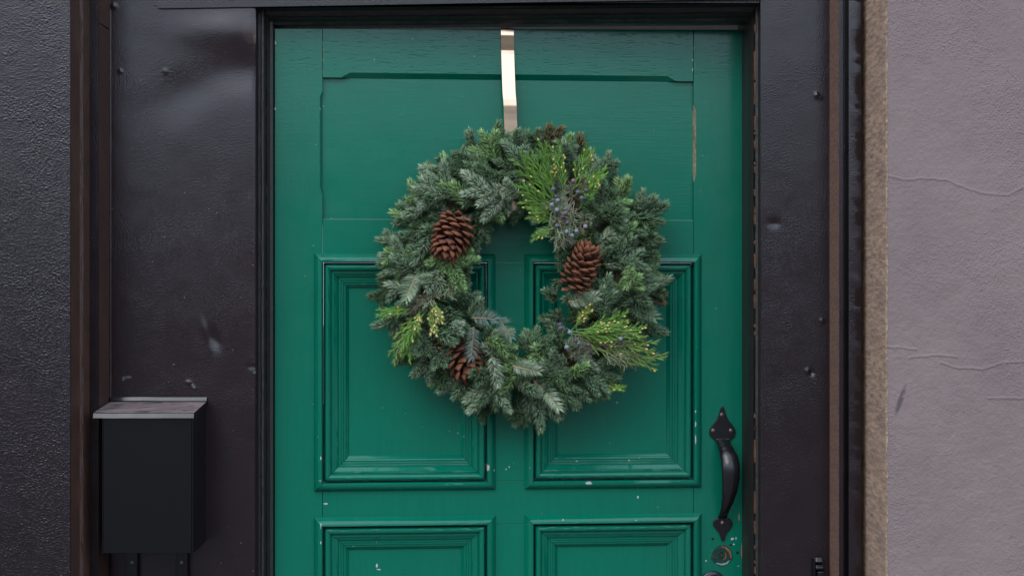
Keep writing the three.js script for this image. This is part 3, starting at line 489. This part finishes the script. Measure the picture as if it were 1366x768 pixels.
// ------------------------------------------------------------------ small hasp on the casing
{
  const h = thing('hasp', 'small painted metal hasp low on the dark casing by the door knob', 'hasp');
  const z = 0.062, x0 = wx(1084, z), x1 = wx(1097, z), y1 = wy(743, z);
  mesh('back_plate', box(x0, x0 + 0.0045, y1 - 0.07, y1, z - 0.001, z + 0.010, 0.0012), M.blackMetal, h);
  mesh('folded_tab', new RoundedBoxGeometry(x1 - x0 - 0.003, 0.012, 0.010, 3, 0.003).rotateX(-0.5).translate((x0 + x1) / 2 + 0.002, y1 - 0.005, z + 0.006), M.iron, h);
  mesh('folded_tab', new RoundedBoxGeometry(x1 - x0 - 0.002, 0.010, 0.012, 3, 0.003).rotateX(-0.7).translate((x0 + x1) / 2 + 0.003, y1 - 0.019, z + 0.007), M.iron, h);
  mesh('staple', box(x0 + 0.008, x1 + 0.002, y1 - 0.06, y1 - 0.025, z - 0.001, z + 0.012, 0.0025), M.iron, h);
}

// ------------------------------------------------------------------ the wreath
const wreath = thing('christmas_wreath', 'round evergreen wreath with pine cones hanging on the green door', 'wreath');
const WO = dl(694, 368, 0);
wreath.position.copy(WO.clone().applyAxisAngle(V(0, 1, 0), AJAR).add(V(HX, 0, 0))); wreath.rotation.y = AJAR;
const wl = (px, py, z) => { const p = dl(px, py, z); return V(p.x - WO.x, p.y - WO.y, z); };
const R = rng(2024);

function buildGeo(pos, idx, col) {
  const g = new THREE.BufferGeometry();
  g.setAttribute('position', new THREE.Float32BufferAttribute(pos, 3)); g.setAttribute('color', new THREE.Float32BufferAttribute(col, 3)); g.setIndex(idx); g.computeVertexNormals();
  g.setAttribute('uv', new THREE.Float32BufferAttribute(new Float32Array(pos.length / 3 * 2), 2)); return g;
}
// one needle: three-sided, two segments, bent towards `bend`
function needle(out, base, dir, len, wid, side, bend, c) {
  const { pos, idx, col } = out, o = pos.length / 3, up = new THREE.Vector3().crossVectors(side, dir).normalize();
  for (const [t, w] of [[0, 0.7], [0.5, 1]]) {
    const p = base.clone().addScaledVector(dir, len * t).addScaledVector(bend, len * 0.30 * t * t);
    for (const [a, b] of [[-1, 0], [1, 0], [0, 0.55]]) { const q = p.clone().addScaledVector(side, a * w * wid / 2).addScaledVector(up, b * w * wid); pos.push(q.x, q.y, q.z); const k = 1; col.push(c[0] * k, c[1] * k, c[2] * k); }
  }
  const e = base.clone().addScaledVector(dir, len).addScaledVector(bend, len * 0.30); pos.push(e.x, e.y, e.z); col.push(...c.map((v) => v * 1.05));
  for (const [a, b] of [[0, 1], [1, 2], [2, 0]]) idx.push(o + a, o + b, o + 3 + a, o + b, o + 3 + b, o + 3 + a, o + 3 + a, o + 3 + b, o + 6);
}
function stemTube(out, pts, r0, r1, c, rad = 5) {
  const { pos, idx, col } = out, o = pos.length / 3, n = pts.length;
  for (let j = 0; j < n; j++) {
    const t = pts[Math.min(n - 1, j + 1)].clone().sub(pts[Math.max(0, j - 1)]).normalize(), a = Math.abs(t.z) < 0.9 ? V(0, 0, 1) : V(1, 0, 0), x = new THREE.Vector3().crossVectors(t, a).normalize(), y = new THREE.Vector3().crossVectors(x, t), r = mix(r0, r1, j / (n - 1));
    for (let i = 0; i < rad; i++) { const an = i / rad * Math.PI * 2, q = pts[j].clone().addScaledVector(x, Math.cos(an) * r).addScaledVector(y, Math.sin(an) * r); pos.push(q.x, q.y, q.z); col.push(...c); }
  }
  for (let j = 0; j < n - 1; j++) for (let i = 0; i < rad; i++) { const a = o + j * rad + i, b = o + j * rad + (i + 1) % rad; idx.push(a, b, a + rad, b, b + rad, a + rad); }
}
// fir shoot along +y with its upper side to +z
function firShoot(len, nl, count, o = {}, out = { pos: [], idx: [], col: [] }, frame) {
  const { flat = 0, curve = 0.1, seed = 1, wid = 0.0015, spread = 1.15, silver = 0.25, lift = 0.35, forks = 0 } = o;
  const r = rng(seed), start = out.pos.length, cx = (r() - 0.5) * 2 * curve, cz = (r() - 0.3) * curve;
  const at = (t) => V(cx * len * t * t, len * t * (1 - 0.1 * t), cz * len * t * t), pts = [0, 0.2, 0.4, 0.6, 0.8, 1].map(at);
  stemTube(out, pts, 0.0017, 0.0009, [1.5, 0.75, 0.55]);
  for (let k = 0; k < count; k++) {
    const t = 0.02 + 0.98 * (k + r()) / count, p = at(t), T = at(Math.min(1, t + 0.02)).sub(at(t - 0.02)).normalize();
    let phi = flat ? (r() < 0.5 ? -1 : 1) * (Math.PI / 2 - (r() - 0.25) * 0.5 * (1.4 - flat)) : (r() * 2 - 1) * Math.PI * 0.80;        // 0 points to +z
    const X = V(1, 0, 0).addScaledVector(T, -T.x).normalize(), Z = new THREE.Vector3().crossVectors(X, T).normalize();
    const rad = Z.clone().multiplyScalar(Math.cos(phi)).addScaledVector(X, Math.sin(phi));
    const ang = (spread - 0.75 * t * t * t) * (0.85 + 0.3 * r());
    const dir = rad.clone().multiplyScalar(Math.sin(ang)).addScaledVector(T, Math.cos(ang)).normalize();
    const L = nl * (0.8 + 0.3 * r()) * (1 - 0.45 * t * t * t) * (0.75 + 0.25 * Math.min(1, t * 5));
    const side = new THREE.Vector3().crossVectors(dir, rad).normalize();
    const v = 0.65 + 0.6 * r(), s = r() < silver ? 1 : 0, c = s ? [v * 1.5, v * 1.32, v * 1.34] : [v * 0.95, v, v * 0.85];
    const tipL = smooth(0.82, 1, t) * 0.35; for (let q = 0; q < 3; q++) c[q] *= 1 + tipL;
    needle(out, p, dir, L, wid * (0.85 + 0.3 * r()), side, T.clone().multiplyScalar(0.55).addScaledVector(Z, lift), c);
  }
  if (frame) { const v = V(0, 0, 0); for (let i = start; i < out.pos.length; i += 3) { v.set(out.pos[i], out.pos[i + 1], out.pos[i + 2]).applyMatrix4(frame); out.pos[i] = v.x; out.pos[i + 1] = v.y; out.pos[i + 2] = v.z; } return; }
  for (let k = 0; k < forks; k++) {       // side shoots, lying back in the plane of the spray
    const t = 0.12 + 0.38 * (k + r() * 0.6) / forks, sd = k % 2 ? 1 : -1, a = sd * (0.55 + 0.3 * r()), q = new THREE.Quaternion().setFromEuler(new THREE.Euler((r() - 0.4) * 0.25, 0, -a)), L = len * (0.72 - 0.35 * t) * (0.85 + 0.3 * r());
    firShoot(L, nl * 0.92, Math.round(count * L / len), { ...o, forks: 0, seed: seed * 31 + k }, out, new THREE.Matrix4().compose(at(t), q, V(1, 1, 1)));
  }
  return buildGeo(out.pos, out.idx, out.col);
}
const variants = [], flats = [];
for (const [i, len] of [0.042, 0.042, 0.055, 0.055, 0.055, 0.072, 0.072, 0.072, 0.09, 0.09].entries()) variants.push([len, firShoot(len, 0.0200, Math.round(len * 2900), { seed: 100 + i, curve: 0.2, wid: 0.0026, silver: 0.15 + 0.2 * (i % 3), forks: [0, 1, 0, 2, 1, 0, 2, 1, 2, 2][i] })]);
for (const [i, len] of [0.05, 0.065, 0.065, 0.085].entries()) flats.push([len, firShoot(len, 0.024, Math.round(len * 1600), { seed: 200 + i, flat: 1, curve: 0.2, spread: 1.25, wid: 0.0027, silver: 0.4, lift: 0.15 })]);
const leafMat = (r, g, b) => std({ color: rgb(r, g, b), vertexColors: true, roughness: 0.5 });
const tones = [leafMat(0.080, 0.145, 0.070), leafMat(0.130, 0.205, 0.122), leafMat(0.235, 0.315, 0.215), leafMat(0.190, 0.310, 0.125), leafMat(0.105, 0.095, 0.038)];
const toneLabel = [null, null, 'silvery blue-green fir shoot', 'pale fresh green fir shoot', 'browned olive fir shoot'];
function put(name, g, mat, a, dir, face, scale, parent = wreath) {
  const y = dir.clone().normalize(), z = face.clone().addScaledVector(y, -face.dot(y)).normalize(), x = new THREE.Vector3().crossVectors(y, z);
  const m = mesh(name, g, mat, parent); m.matrix.makeBasis(x, y, z).scale(V(scale, scale, scale)).setPosition(a); m.matrix.decompose(m.position, m.quaternion, m.scale); return m;
}
function fir(a, b, tone, flat = false, rnd = R) {
  const d = b.clone().sub(a), L = d.length() - 0.006, set = flat ? flats : variants; let best = set[0], bd = 9;
  for (const v of set) { const q = Math.abs(v[0] - L) + rnd() * 0.008; if (q < bd) { bd = q; best = v; } }
  const m = put('fir_sprig', best[1], tones[tone], a, d, V((rnd() - 0.5) * 0.7, (rnd() - 0.3) * 0.6, 1), Math.max(0.8, Math.min(1.25, L / best[0])));
  if (toneLabel[tone]) m.userData.label = toneLabel[tone];
  return m;
}
// dark inner ring of twigs
{
  const pos = [], idx = [], col = [], n = 120, m = 18, rr = 0.190, out = { pos, idx, col };
  for (let j = 0; j < n; j++) { const a = j / n * Math.PI * 2; for (let i = 0; i < m; i++) { const b = i / m * Math.PI * 2, q = 0.030 * (0.6 + 0.8 * fbm(j * 1.7, i * 1.9, 12, 3)); pos.push((rr + Math.cos(b) * q) * Math.cos(a), (rr + Math.cos(b) * q) * Math.sin(a), 0.036 + Math.sin(b) * q * 0.8); const v = 0.6 + 0.8 * hash(j, i, 3); col.push(0.9 * v, 0.8 * v, 0.55 * v); } }
  for (let j = 0; j < n; j++) for (let i = 0; i < m; i++) { const a = j * m + i, b = j * m + (i + 1) % m, c = (j + 1) % n * m + i, d = (j + 1) % n * m + (i + 1) % m; idx.push(a, c, b, b, c, d); }
  for (let k = 0; k < 50; k++) { const a = R() * 6.283, da = 0.25 + 0.4 * R(), r0 = rr + (R() - 0.5) * 0.07, z0 = 0.04 + R() * 0.03, r1 = r0 + (R() - 0.5) * 0.05; stemTube(out, [0, 0.33, 0.66, 1].map((t) => V(mix(r0, r1, t) * Math.cos(a + da * t), mix(r0, r1, t) * Math.sin(a + da * t), z0 + 0.012 * Math.sin(t * 3))), 0.0022, 0.0012, [1.5, 0.9, 0.6]); }
  mesh('twig_ring', buildGeo(pos, idx, col), std({ color: rgb(0.060, 0.070, 0.036), vertexColors: true, roughness: 0.9 }), wreath);
}
// shoots traced from the photograph: root x, y -> tip x, y, depth of root, tone, flat
const hero = [
  [640, 208, 617, 172, .05, 1], [665, 220, 646, 166, .07, 3], [672, 214, 653, 160, .05, 0], [690, 205, 681, 168, .06, 1], [642, 228, 602, 194, .06, 0], [622, 244, 576, 214, .05, 1], [604, 246, 560, 212, .05, 2], [612, 262, 588, 238, .08, 3], [590, 258, 554, 230, .06, 1], [572, 274, 536, 243, .05, 3], [564, 282, 532, 284, .07, 2], [548, 292, 519, 297, .05, 1], [664, 244, 622, 232, .08, 1], [674, 252, 607, 259, .10, 2], [672, 266, 634, 293, .10, 2], [692, 262, 664, 243, .10, 2], [590, 275, 560, 262, .08, 0], [600, 225, 585, 205, .04, 0],
  [564, 312, 528, 322, .06, 1], [548, 322, 498, 330, .05, 1], [552, 338, 503, 347, .08, 3], [562, 352, 500, 368, .06, 1], [604, 338, 570, 364, .09, 3], [584, 350, 548, 366, .08, 1], [592, 342, 634, 384, .10, 3], [590, 362, 560, 392, .10, 2], [556, 366, 536, 408, .10, 2, 1], [544, 372, 508, 402, .07, 1], [520, 388, 489, 406, .05, 0], [544, 418, 498, 448, .05, 1], [604, 412, 636, 388, .06, 0], [600, 408, 596, 452, .09, 0], [566, 436, 554, 482, .09, 1], [620, 430, 600, 455, .09, 1], [615, 350, 634, 335, .08, 3],
  [578, 450, 548, 478, .08, 1], [584, 462, 592, 498, .09, 1], [574, 478, 550, 512, .07, 1], [548, 458, 526, 492, .05, 0], [592, 488, 582, 519, .04, 0], [624, 508, 598, 530, .06, 1], [628, 522, 616, 550, .05, 0], [662, 496, 634, 564, .08, 2], [656, 476, 668, 522, .10, 2], [684, 488, 728, 499, .11, 2, 1], [648, 452, 692, 472, .09, 3], [692, 542, 698, 573, .04, 0], [712, 526, 734, 580, .07, 1], [712, 508, 758, 549, .09, 2, 1], [698, 512, 720, 534, .10, 1], [722, 536, 752, 562, .08, 1], [734, 494, 700, 492, .09, 1], [770, 514, 776, 552, .07, 1], [786, 516, 813, 535, .06, 3], [786, 502, 832, 512, .06, 0], [762, 500, 790, 489, .09, 3], [758, 472, 782, 458, .08, 1], [700, 474, 748, 452, .08, 0], [700, 552, 668, 560, .05, 0], [745, 520, 740, 545, .07, 0], [640, 540, 640, 568, .04, 0],
  [742, 402, 726, 380, .07, 1], [748, 418, 716, 432, .06, 0], [758, 402, 808, 396, .10, 2, 1], [800, 404, 822, 362, .09, 1], [826, 378, 864, 371, .10, 3], [842, 352, 838, 392, .10, 3], [850, 384, 903, 377, .06, 1], [838, 402, 882, 432, .08, 1, 1], [862, 436, 892, 450, .05, 1], [826, 342, 852, 314, .08, 1], [806, 326, 826, 350, .07, 0], [846, 332, 886, 309, .06, 0], [868, 392, 886, 412, .04, 4], [850, 346, 882, 340, .06, 0], [800, 430, 830, 418, .09, 0], [780, 410, 812, 420, .09, 0],
  [720, 206, 703, 171, .06, 0], [732, 206, 737, 160, .06, 4], [754, 212, 755, 172, .06, 3], [772, 210, 781, 176, .05, 4], [766, 224, 742, 190, .08, 1], [798, 244, 822, 200, .06, 1], [828, 264, 847, 236, .06, 3], [846, 278, 878, 256, .06, 1], [862, 286, 897, 276, .05, 1], [846, 288, 888, 306, .06, 0], [822, 272, 806, 244, .08, 0], [802, 292, 768, 268, .09, 0], [800, 284, 842, 292, .09, 0], [712, 224, 700, 190, .07, 1], [745, 200, 725, 185, .06, 0],
  [582, 440, 606, 466, .115, 1], [652, 500, 622, 494, .10, 0], [600, 432, 618, 452, .115, 2], [640, 262, 612, 270, .075, 1], [590, 290, 572, 320, .07, 0], [585, 322, 570, 345, .07, 1], [575, 300, 552, 312, .06, 1], [640, 300, 628, 330, .07, 0], [630, 285, 650, 300, .075, 1], [800, 330, 812, 312, .07, 1], [802, 345, 820, 332, .075, 1], [750, 340, 742, 362, .07, 0], [755, 330, 738, 345, .06, 1], [745, 372, 736, 392, .07, 1], [795, 385, 812, 375, .08, 1], [748, 502, 716, 482, .09, 1], [766, 496, 732, 508, .09, 0], [756, 486, 728, 470, .09, 1], [802, 408, 832, 392, .09, 1], [812, 412, 846, 404, .08, 0], [600, 296, 574, 280, .06, 1], [588, 320, 562, 300, .07, 1],
];
for (const [x0, y0, x1, y1, z, tone, flat] of hero) fir(wl(x0, y0, z), wl(x1, y1, z + 0.012 + 0.02 * R()), tone, flat);
// the rest, in layers from the back
const keep = [[603, 305, 34], [776, 357, 34], [612, 474, 36], [752, 285, 30], [745, 235, 34], [815, 458, 30]].map(([x, y, r]) => [wl(x, y, 0.09), r * S]);   // cones, berries and cedar stay in view
function ring(n, r0, r1, z0, z1, spreadA, lift, l0, l1, inward) {
  for (let k = 0; k < n; k++) {
    const th = (k + R() * 0.9) / n * Math.PI * 2, rr = mix(r0, r1, R()), a = V(rr * Math.cos(th), rr * Math.sin(th), mix(z0, z1, R())), L = mix(l0, l1, R());
    let ph = th + (inward ? Math.PI : 0) + (R() * 2 - 1) * spreadA, li = lift * (R() * 1.2 - 0.2);
    let b = a.clone().add(V(Math.cos(ph) * Math.cos(li), Math.sin(ph) * Math.cos(li), Math.sin(li)).multiplyScalar(L));
    const rb = Math.hypot(b.x, b.y), re = Math.hypot((b.x + 0.006) / 0.078, b.y / 0.106); if (re < 1) { b.x /= re; b.y /= re; } if (rb > 0.288) { const q = 0.288 / rb; b.x *= q; b.y *= q; }
    const cover = Math.max(a.z, b.z) > 0.065 && keep.some(([c, r]) => [0.35, 0.7, 1.1].some((k) => Math.hypot(mix(a.x, b.x, k) - c.x, mix(a.y, b.y, k) - c.y) < r)); if (cover) { a.z = 0.055; b.z = 0.060 + 0.012 * R(); }
    const t = R(); fir(a, b, t < 0.38 ? 0 : t < 0.72 ? 1 : t < 0.82 ? 2 : t < 0.985 ? 3 : 4);
  }
}
ring(62, 0.195, 0.235, 0.02, 0.055, 0.45, 0.15, 0.075, 0.105, false);
ring(54, 0.15, 0.21, 0.06, 0.085, 0.7, 0.3, 0.07, 0.095, false);
ring(54, 0.130, 0.175, 0.035, 0.085, 0.8, 0.35, 0.05, 0.07, true);
ring(30, 0.15, 0.21, 0.08, 0.095, 2.2, 0.35, 0.06, 0.08, false);
// two long flat sprays of silver needles at the lower left of the opening
{
  const g = (len, seed, c) => firShoot(len, 0.024, Math.round(len * 1300), { seed, flat: 1.3, curve: c, spread: 1.2, wid: 0.0015, silver: 0.6, lift: 0.05 });
  const m = leafMat(0.14, 0.20, 0.165);
  for (const [x0, y0, x1, y1, s, c] of [[632, 436, 628, 484, 301, 0.1], [630, 424, 664, 424, 302, 0.12], [664, 424, 688, 452, 303, 0.15]]) { const a = wl(x0, y0, 0.115), b = wl(x1, y1, 0.12), f = put('fir_sprig', g(a.distanceTo(b), s, c), m, a, b.clone().sub(a), V(0.1, 0.1, 1), 1); f.userData.label = 'pale flat fir spray with long silver needles'; }
}
// cedar: flattened branching sprays with yellow pollen cones
function cedarGeo(len, seed, budShare, spread = 0.45) {
  const r = rng(seed), out = { pos: [], idx: [], col: [] }, buds = [];
  function branch(p, dir, L, rad, level) {
    const pts = [], n = 6, bend = V((r() - 0.5) * 0.3, 0, (r() - 0.5) * 0.35), v = 0.75 + 0.5 * r(), d = dir.clone(), q = p.clone();
    for (let i = 0; i < n; i++) { pts.push(q.clone()); q.addScaledVector(d, L / (n - 1)); d.addScaledVector(bend, 0.22).normalize(); }
    const tip = 1 + 0.45 * level * 0.5; stemTube(out, pts, rad, rad * 0.55, [v * tip, v * tip, v * 0.8], 4);
    const lv = (at, s2) => {  // scale leaves, pressed to the branchlet
      for (let i = 0; i < n * 2; i++) { const t = (i + 0.5) / (n * 2), a = Math.min(n - 2, Math.floor(t * (n - 1))), b = pts[a].clone().lerp(pts[a + 1], t * (n - 1) - a), dd = pts[a + 1].clone().sub(pts[a]).normalize(), sd = new THREE.Vector3().crossVectors(dd, V(0, 0, 1)).normalize().multiplyScalar(i % 2 ? 1 : -1);
        const vv = v * (0.8 + 0.5 * r()); needle(out, b, dd.clone().addScaledVector(sd, 0.45).normalize(), 0.0050, 0.0013, V(0, 0, 1).cross(sd).normalize(), dd, [vv, vv, vv * 0.8]); } };
    if (level > 0) lv();
    const e = pts[n - 1]; if (r() < budShare * 0.35 && level > 0) buds.push(e.clone());
    if (level < 2) { const m2 = level ? 4 : 8; for (let i = 0; i < m2; i++) { const t = 0.12 + 0.85 * (i + r() * 0.5) / m2, a = Math.min(n - 2, Math.floor(t * (n - 1))), b = pts[a].clone().lerp(pts[a + 1], t * (n - 1) - a), dd = pts[a + 1].clone().sub(pts[a]).normalize(), an = (i % 2 ? 1 : -1) * (spread + 0.2 * r()); branch(b, dd.clone().applyAxisAngle(V(0, 0, 1), an).add(V(0, 0, (r() - 0.35) * 0.3)).normalize(), L * (level ? 0.40 : 0.50) * (1 - 0.45 * t), rad * 0.75, level + 1); } }
  }
  branch(V(0, 0, 0), V(0, 1, 0), len, 0.0012, 0);
  const s = new THREE.IcosahedronGeometry(0.0019, 1), sp = s.attributes.position;
  for (const b of buds) { const o = out.pos.length / 3; for (let i = 0; i < sp.count; i++) { out.pos.push(b.x + sp.getX(i), b.y + sp.getY(i) * 1.4, b.z + sp.getZ(i)); out.col.push(4.6, 1.8, 2.8); out.idx.push(o + i); } }
  return buildGeo(out.pos, out.idx, out.col);
}
{
  const green = leafMat(0.110, 0.235, 0.045), yell = leafMat(0.145, 0.225, 0.058);
  const c = [
    [748, 278, 688, 214, .10, 0, .10], [744, 268, 703, 201, .10, 0, .15], [740, 262, 722, 190, .09, 0, .1], [752, 262, 744, 196, .10, 0, .4], [760, 262, 788, 196, .11, 0, .3], [766, 262, 806, 224, .11, 0, .1], [772, 280, 800, 236, .11, 0, .5],
    [742, 284, 690, 248, .11, 0, .3], [740, 290, 698, 268, .11, 0, .4], [745, 296, 706, 288, .10, 0, .5], [742, 300, 712, 318, .10, 0, .2], [735, 240, 742, 222, .12, 0, .8],
    [566, 410, 520, 474, .10, 1, .05], [570, 412, 534, 462, .11, 0, .2], [560, 408, 504, 420, .09, 0, .3], [574, 404, 582, 446, .12, 1, .45], [578, 398, 588, 430, .12, 1, .45], [560, 412, 556, 440, .11, 1, .7], [566, 420, 540, 478, .09, 0, 0],
    [762, 442, 852, 450, .11, 0, .9], [764, 446, 874, 458, .11, 1, .3], [766, 450, 882, 478, .10, 1, .2], [770, 446, 838, 424, .10, 0, .2], [764, 440, 786, 408, .10, 1, .9], [775, 452, 880, 482, .095, 1, .1], [770, 440, 826, 436, .12, 0, .9], [780, 445, 858, 442, .12, 0, .3],
    [800, 512, 832, 520, .07, 0, .2],
  ];
  c.forEach(([x0, y0, x1, y1, z, t, b], i) => { const p = wl(x0, y0, z), q = wl(x1, y1, z + 0.015 + 0.01 * R()), L = p.distanceTo(q); const m = put('cedar_sprig', cedarGeo(L * 0.9, 400 + i, b, 0.22), t ? yell : green, p, q.clone().sub(p), V((R() - 0.5) * 0.5, (R() - 0.5) * 0.5, 1), 1); if (!i) m.userData.label = 'bright green flat cedar spray with tiny yellow cones'; });
}
// juniper: grey-green twiggy sprays with blue berries
function juniperGeo(len, seed) {
  const r = rng(seed), out = { pos: [], idx: [], col: [] };
  (function branch(p, dir, L, rad, level) {
    const pts = [], n = 5, d = dir.clone(), q = p.clone(), v = 0.7 + 0.6 * r(), wood = level === 0;
    for (let i = 0; i < n; i++) { pts.push(q.clone()); q.addScaledVector(d, L / (n - 1)); d.add(V((r() - 0.5) * 0.35, (r() - 0.5) * 0.3, (r() - 0.4) * 0.35)).normalize(); }
    stemTube(out, pts, rad, rad * 0.6, wood ? [v * 1.1, v * 0.8, v * 0.9] : [v, v, v * 0.85], 5);
    if (level < 2) for (let i = 0; i < (level ? 4 : 7); i++) { const t = 0.2 + 0.8 * (i + r()) / (level ? 4 : 7), a = Math.min(n - 2, Math.floor(t * (n - 1))), ax = V((r() - 0.5) * 0.8, (r() - 0.5) * 0.3, (r() < 0.5 ? 1 : -1)).normalize(); branch(pts[a].clone().lerp(pts[a + 1], Math.min(1, t * (n - 1) - a)), dir.clone().applyAxisAngle(ax, (0.5 + 0.5 * r()) * (r() < 0.5 ? -1 : 1)).normalize(), L * (0.45 + 0.2 * r()) * (1 - 0.35 * t), rad * 0.8, level + 1); }
  })(V(0, 0, 0), V(0, 1, 0), len, 0.0013, 0);
  return buildGeo(out.pos, out.idx, out.col);
}
{
  const jm = leafMat(0.155, 0.185, 0.115), jd = leafMat(0.14, 0.115, 0.085), berryM = [std({ color: rgb(0.095, 0.105, 0.135), roughness: 0.65 }), std({ color: rgb(0.19, 0.21, 0.245), roughness: 0.75 }), std({ color: rgb(0.08, 0.05, 0.07), roughness: 0.5 }), std({ color: rgb(0.20, 0.10, 0.125), roughness: 0.6 })];
  const sg = new THREE.SphereGeometry(0.0043, 16, 12);
  const spr = [
    [764, 262, 742, 276, .12], [764, 262, 736, 288, .12], [764, 265, 745, 296, .125], [766, 262, 752, 252, .12], [764, 258, 762, 244, .125], [768, 260, 786, 250, .11], [766, 270, 762, 300, .12], [770, 278, 742, 318, .12], [772, 285, 776, 308, .11], [774, 282, 788, 296, .11], [768, 295, 746, 306, .12], [768, 300, 752, 330, .105], [760, 300, 738, 326, .11], [766, 268, 754, 284, .13], [772, 252, 782, 240, .12], [760, 255, 750, 262, .13],
    [792, 462, 768, 452, .10], [795, 462, 762, 468, .10], [800, 460, 832, 458, .115], [805, 462, 840, 470, .11], [810, 466, 848, 478, .105], [800, 466, 830, 478, .11], [790, 460, 758, 448, .10], [815, 455, 838, 450, .12],
    [578, 392, 562, 408, .11], [580, 388, 572, 408, .12], [582, 392, 558, 404, .12], [600, 372, 596, 396, .11], [602, 372, 608, 388, .11], [576, 396, 548, 412, .11], [572, 400, 586, 392, .12],
  ];
  const berries = [[765, 241, 3], [738, 252, 0], [771, 256, 0], [742, 262, 2], [744, 267, 1], [736, 273, 1], [743, 280, 1], [754, 279, 0], [754, 284, 3], [751, 289, 2], [757, 297, 2], [743, 301, 0], [781, 302, 1], [756, 309, 1], [769, 308, 1], [763, 314, 1], [776, 264, 0], [782, 254, 2],
    [760, 443, 1], [772, 458, 0], [748, 437, 0], [756, 463, 1], [785, 460, 2], [768, 454, 2], [828, 452, 1], [747, 433, 2]];
  const made = spr.map(([x0, y0, x1, y1, z], i) => { const p = wl(x0, y0, z), q = wl(x1, y1, z + 0.01), m = put('juniper_sprig', juniperGeo(p.distanceTo(q), 600 + i), i % 3 === 2 ? jd : jm, p, q.clone().sub(p), V(R() - 0.5, R() - 0.5, 1), 1); m.userData.q = null; delete m.userData.q; return { m, q }; });
  for (const [px, py, t] of berries) {
    const p = wl(px, py, 0.138); let best = made[0], d = 9; for (const o of made) { const e = Math.min(o.q.distanceTo(p), o.m.position.distanceTo(p)); if (e < d) { d = e; best = o; } }
    const b = mesh('berry', sg, berryM[t], best.m); best.m.updateMatrix(); b.position.copy(p.applyMatrix4(best.m.matrix.clone().invert()));
  }
}
// pine cones: a core with spiral scales, each a thick woody wedge
{
  const sc = (seed) => {   // scale reaching out along +y, width in x, thickness in z, with a raised rhombic end
    const r = rng(seed), pos = [], idx = [], col = [], ring = [[0.25, 0.25, 0.10], [0.68, 0.80, 0.14], [0.88, 1.0, 0.30], [0.98, 0.62, 0.24]], m = 10;
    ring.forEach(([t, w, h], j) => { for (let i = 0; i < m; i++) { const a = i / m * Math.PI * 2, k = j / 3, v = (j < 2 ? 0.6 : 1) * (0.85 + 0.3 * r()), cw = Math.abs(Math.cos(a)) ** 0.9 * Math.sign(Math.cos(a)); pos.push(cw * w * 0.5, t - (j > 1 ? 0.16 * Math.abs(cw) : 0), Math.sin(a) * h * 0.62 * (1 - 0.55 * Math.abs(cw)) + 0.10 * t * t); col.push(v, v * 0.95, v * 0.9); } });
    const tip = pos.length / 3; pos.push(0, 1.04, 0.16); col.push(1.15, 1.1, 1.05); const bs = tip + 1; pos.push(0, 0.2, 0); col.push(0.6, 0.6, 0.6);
    for (let j = 0; j < 3; j++) for (let i = 0; i < m; i++) { const a = j * m + i, b = j * m + (i + 1) % m; idx.push(a, b, a + m, b, b + m, a + m); }
    for (let i = 0; i < m; i++) { idx.push(3 * m + i, 3 * m + (i + 1) % m, tip, (i + 1) % m, i, bs); }
    return buildGeo(pos, idx, col);
  };
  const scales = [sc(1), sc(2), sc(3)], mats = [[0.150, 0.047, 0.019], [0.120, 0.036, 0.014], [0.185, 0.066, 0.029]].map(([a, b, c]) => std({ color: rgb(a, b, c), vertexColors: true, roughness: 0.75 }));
  const coreM = std({ color: rgb(0.11, 0.04, 0.02), roughness: 0.9 });
  // base px, tip px, depth of base and tip, radius
  for (const [x0, y0, x1, y1, z0, z1, rad, n, label, seed] of [
    [609, 299, 597, 329, .105, .120, 0.040, 70, 'large brown pine cone at the upper part of the ring near its opening', 5],
    [767, 379, 783, 339, .105, .118, 0.036, 74, 'upright brown pine cone below the juniper berries', 6],
    [604, 456, 622, 488, .078, .088, 0.041, 62, 'brown pine cone half hidden under flat silver fir needles', 7]]) {
    const r = rng(seed), a = wl(x0, y0, z0), b = wl(x1, y1, z1), ax = b.clone().sub(a), L = ax.length(); ax.normalize();
    const g = new THREE.Group(); g.name = numbered('pine_cone'); g.userData = { label }; wreath.add(g);
    g.position.copy(a); g.quaternion.setFromUnitVectors(V(0, 1, 0), ax);
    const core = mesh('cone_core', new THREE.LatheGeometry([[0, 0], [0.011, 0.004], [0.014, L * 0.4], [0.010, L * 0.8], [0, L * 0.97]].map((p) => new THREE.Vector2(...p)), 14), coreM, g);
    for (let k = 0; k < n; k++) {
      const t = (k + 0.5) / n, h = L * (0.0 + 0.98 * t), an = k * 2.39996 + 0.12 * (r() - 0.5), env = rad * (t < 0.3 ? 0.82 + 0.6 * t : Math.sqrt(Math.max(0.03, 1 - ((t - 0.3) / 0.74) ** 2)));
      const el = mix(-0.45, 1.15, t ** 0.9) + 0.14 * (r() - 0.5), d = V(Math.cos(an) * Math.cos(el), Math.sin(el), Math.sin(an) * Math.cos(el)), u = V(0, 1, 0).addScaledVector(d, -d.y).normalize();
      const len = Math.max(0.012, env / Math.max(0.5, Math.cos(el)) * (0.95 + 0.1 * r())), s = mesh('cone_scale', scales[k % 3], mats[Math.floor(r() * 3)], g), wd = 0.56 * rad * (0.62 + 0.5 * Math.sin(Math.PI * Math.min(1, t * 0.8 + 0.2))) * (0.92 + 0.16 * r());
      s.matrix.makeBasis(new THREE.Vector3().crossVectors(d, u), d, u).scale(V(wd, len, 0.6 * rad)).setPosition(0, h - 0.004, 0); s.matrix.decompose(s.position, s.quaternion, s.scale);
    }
  }
}

renderer.render(scene, camera);
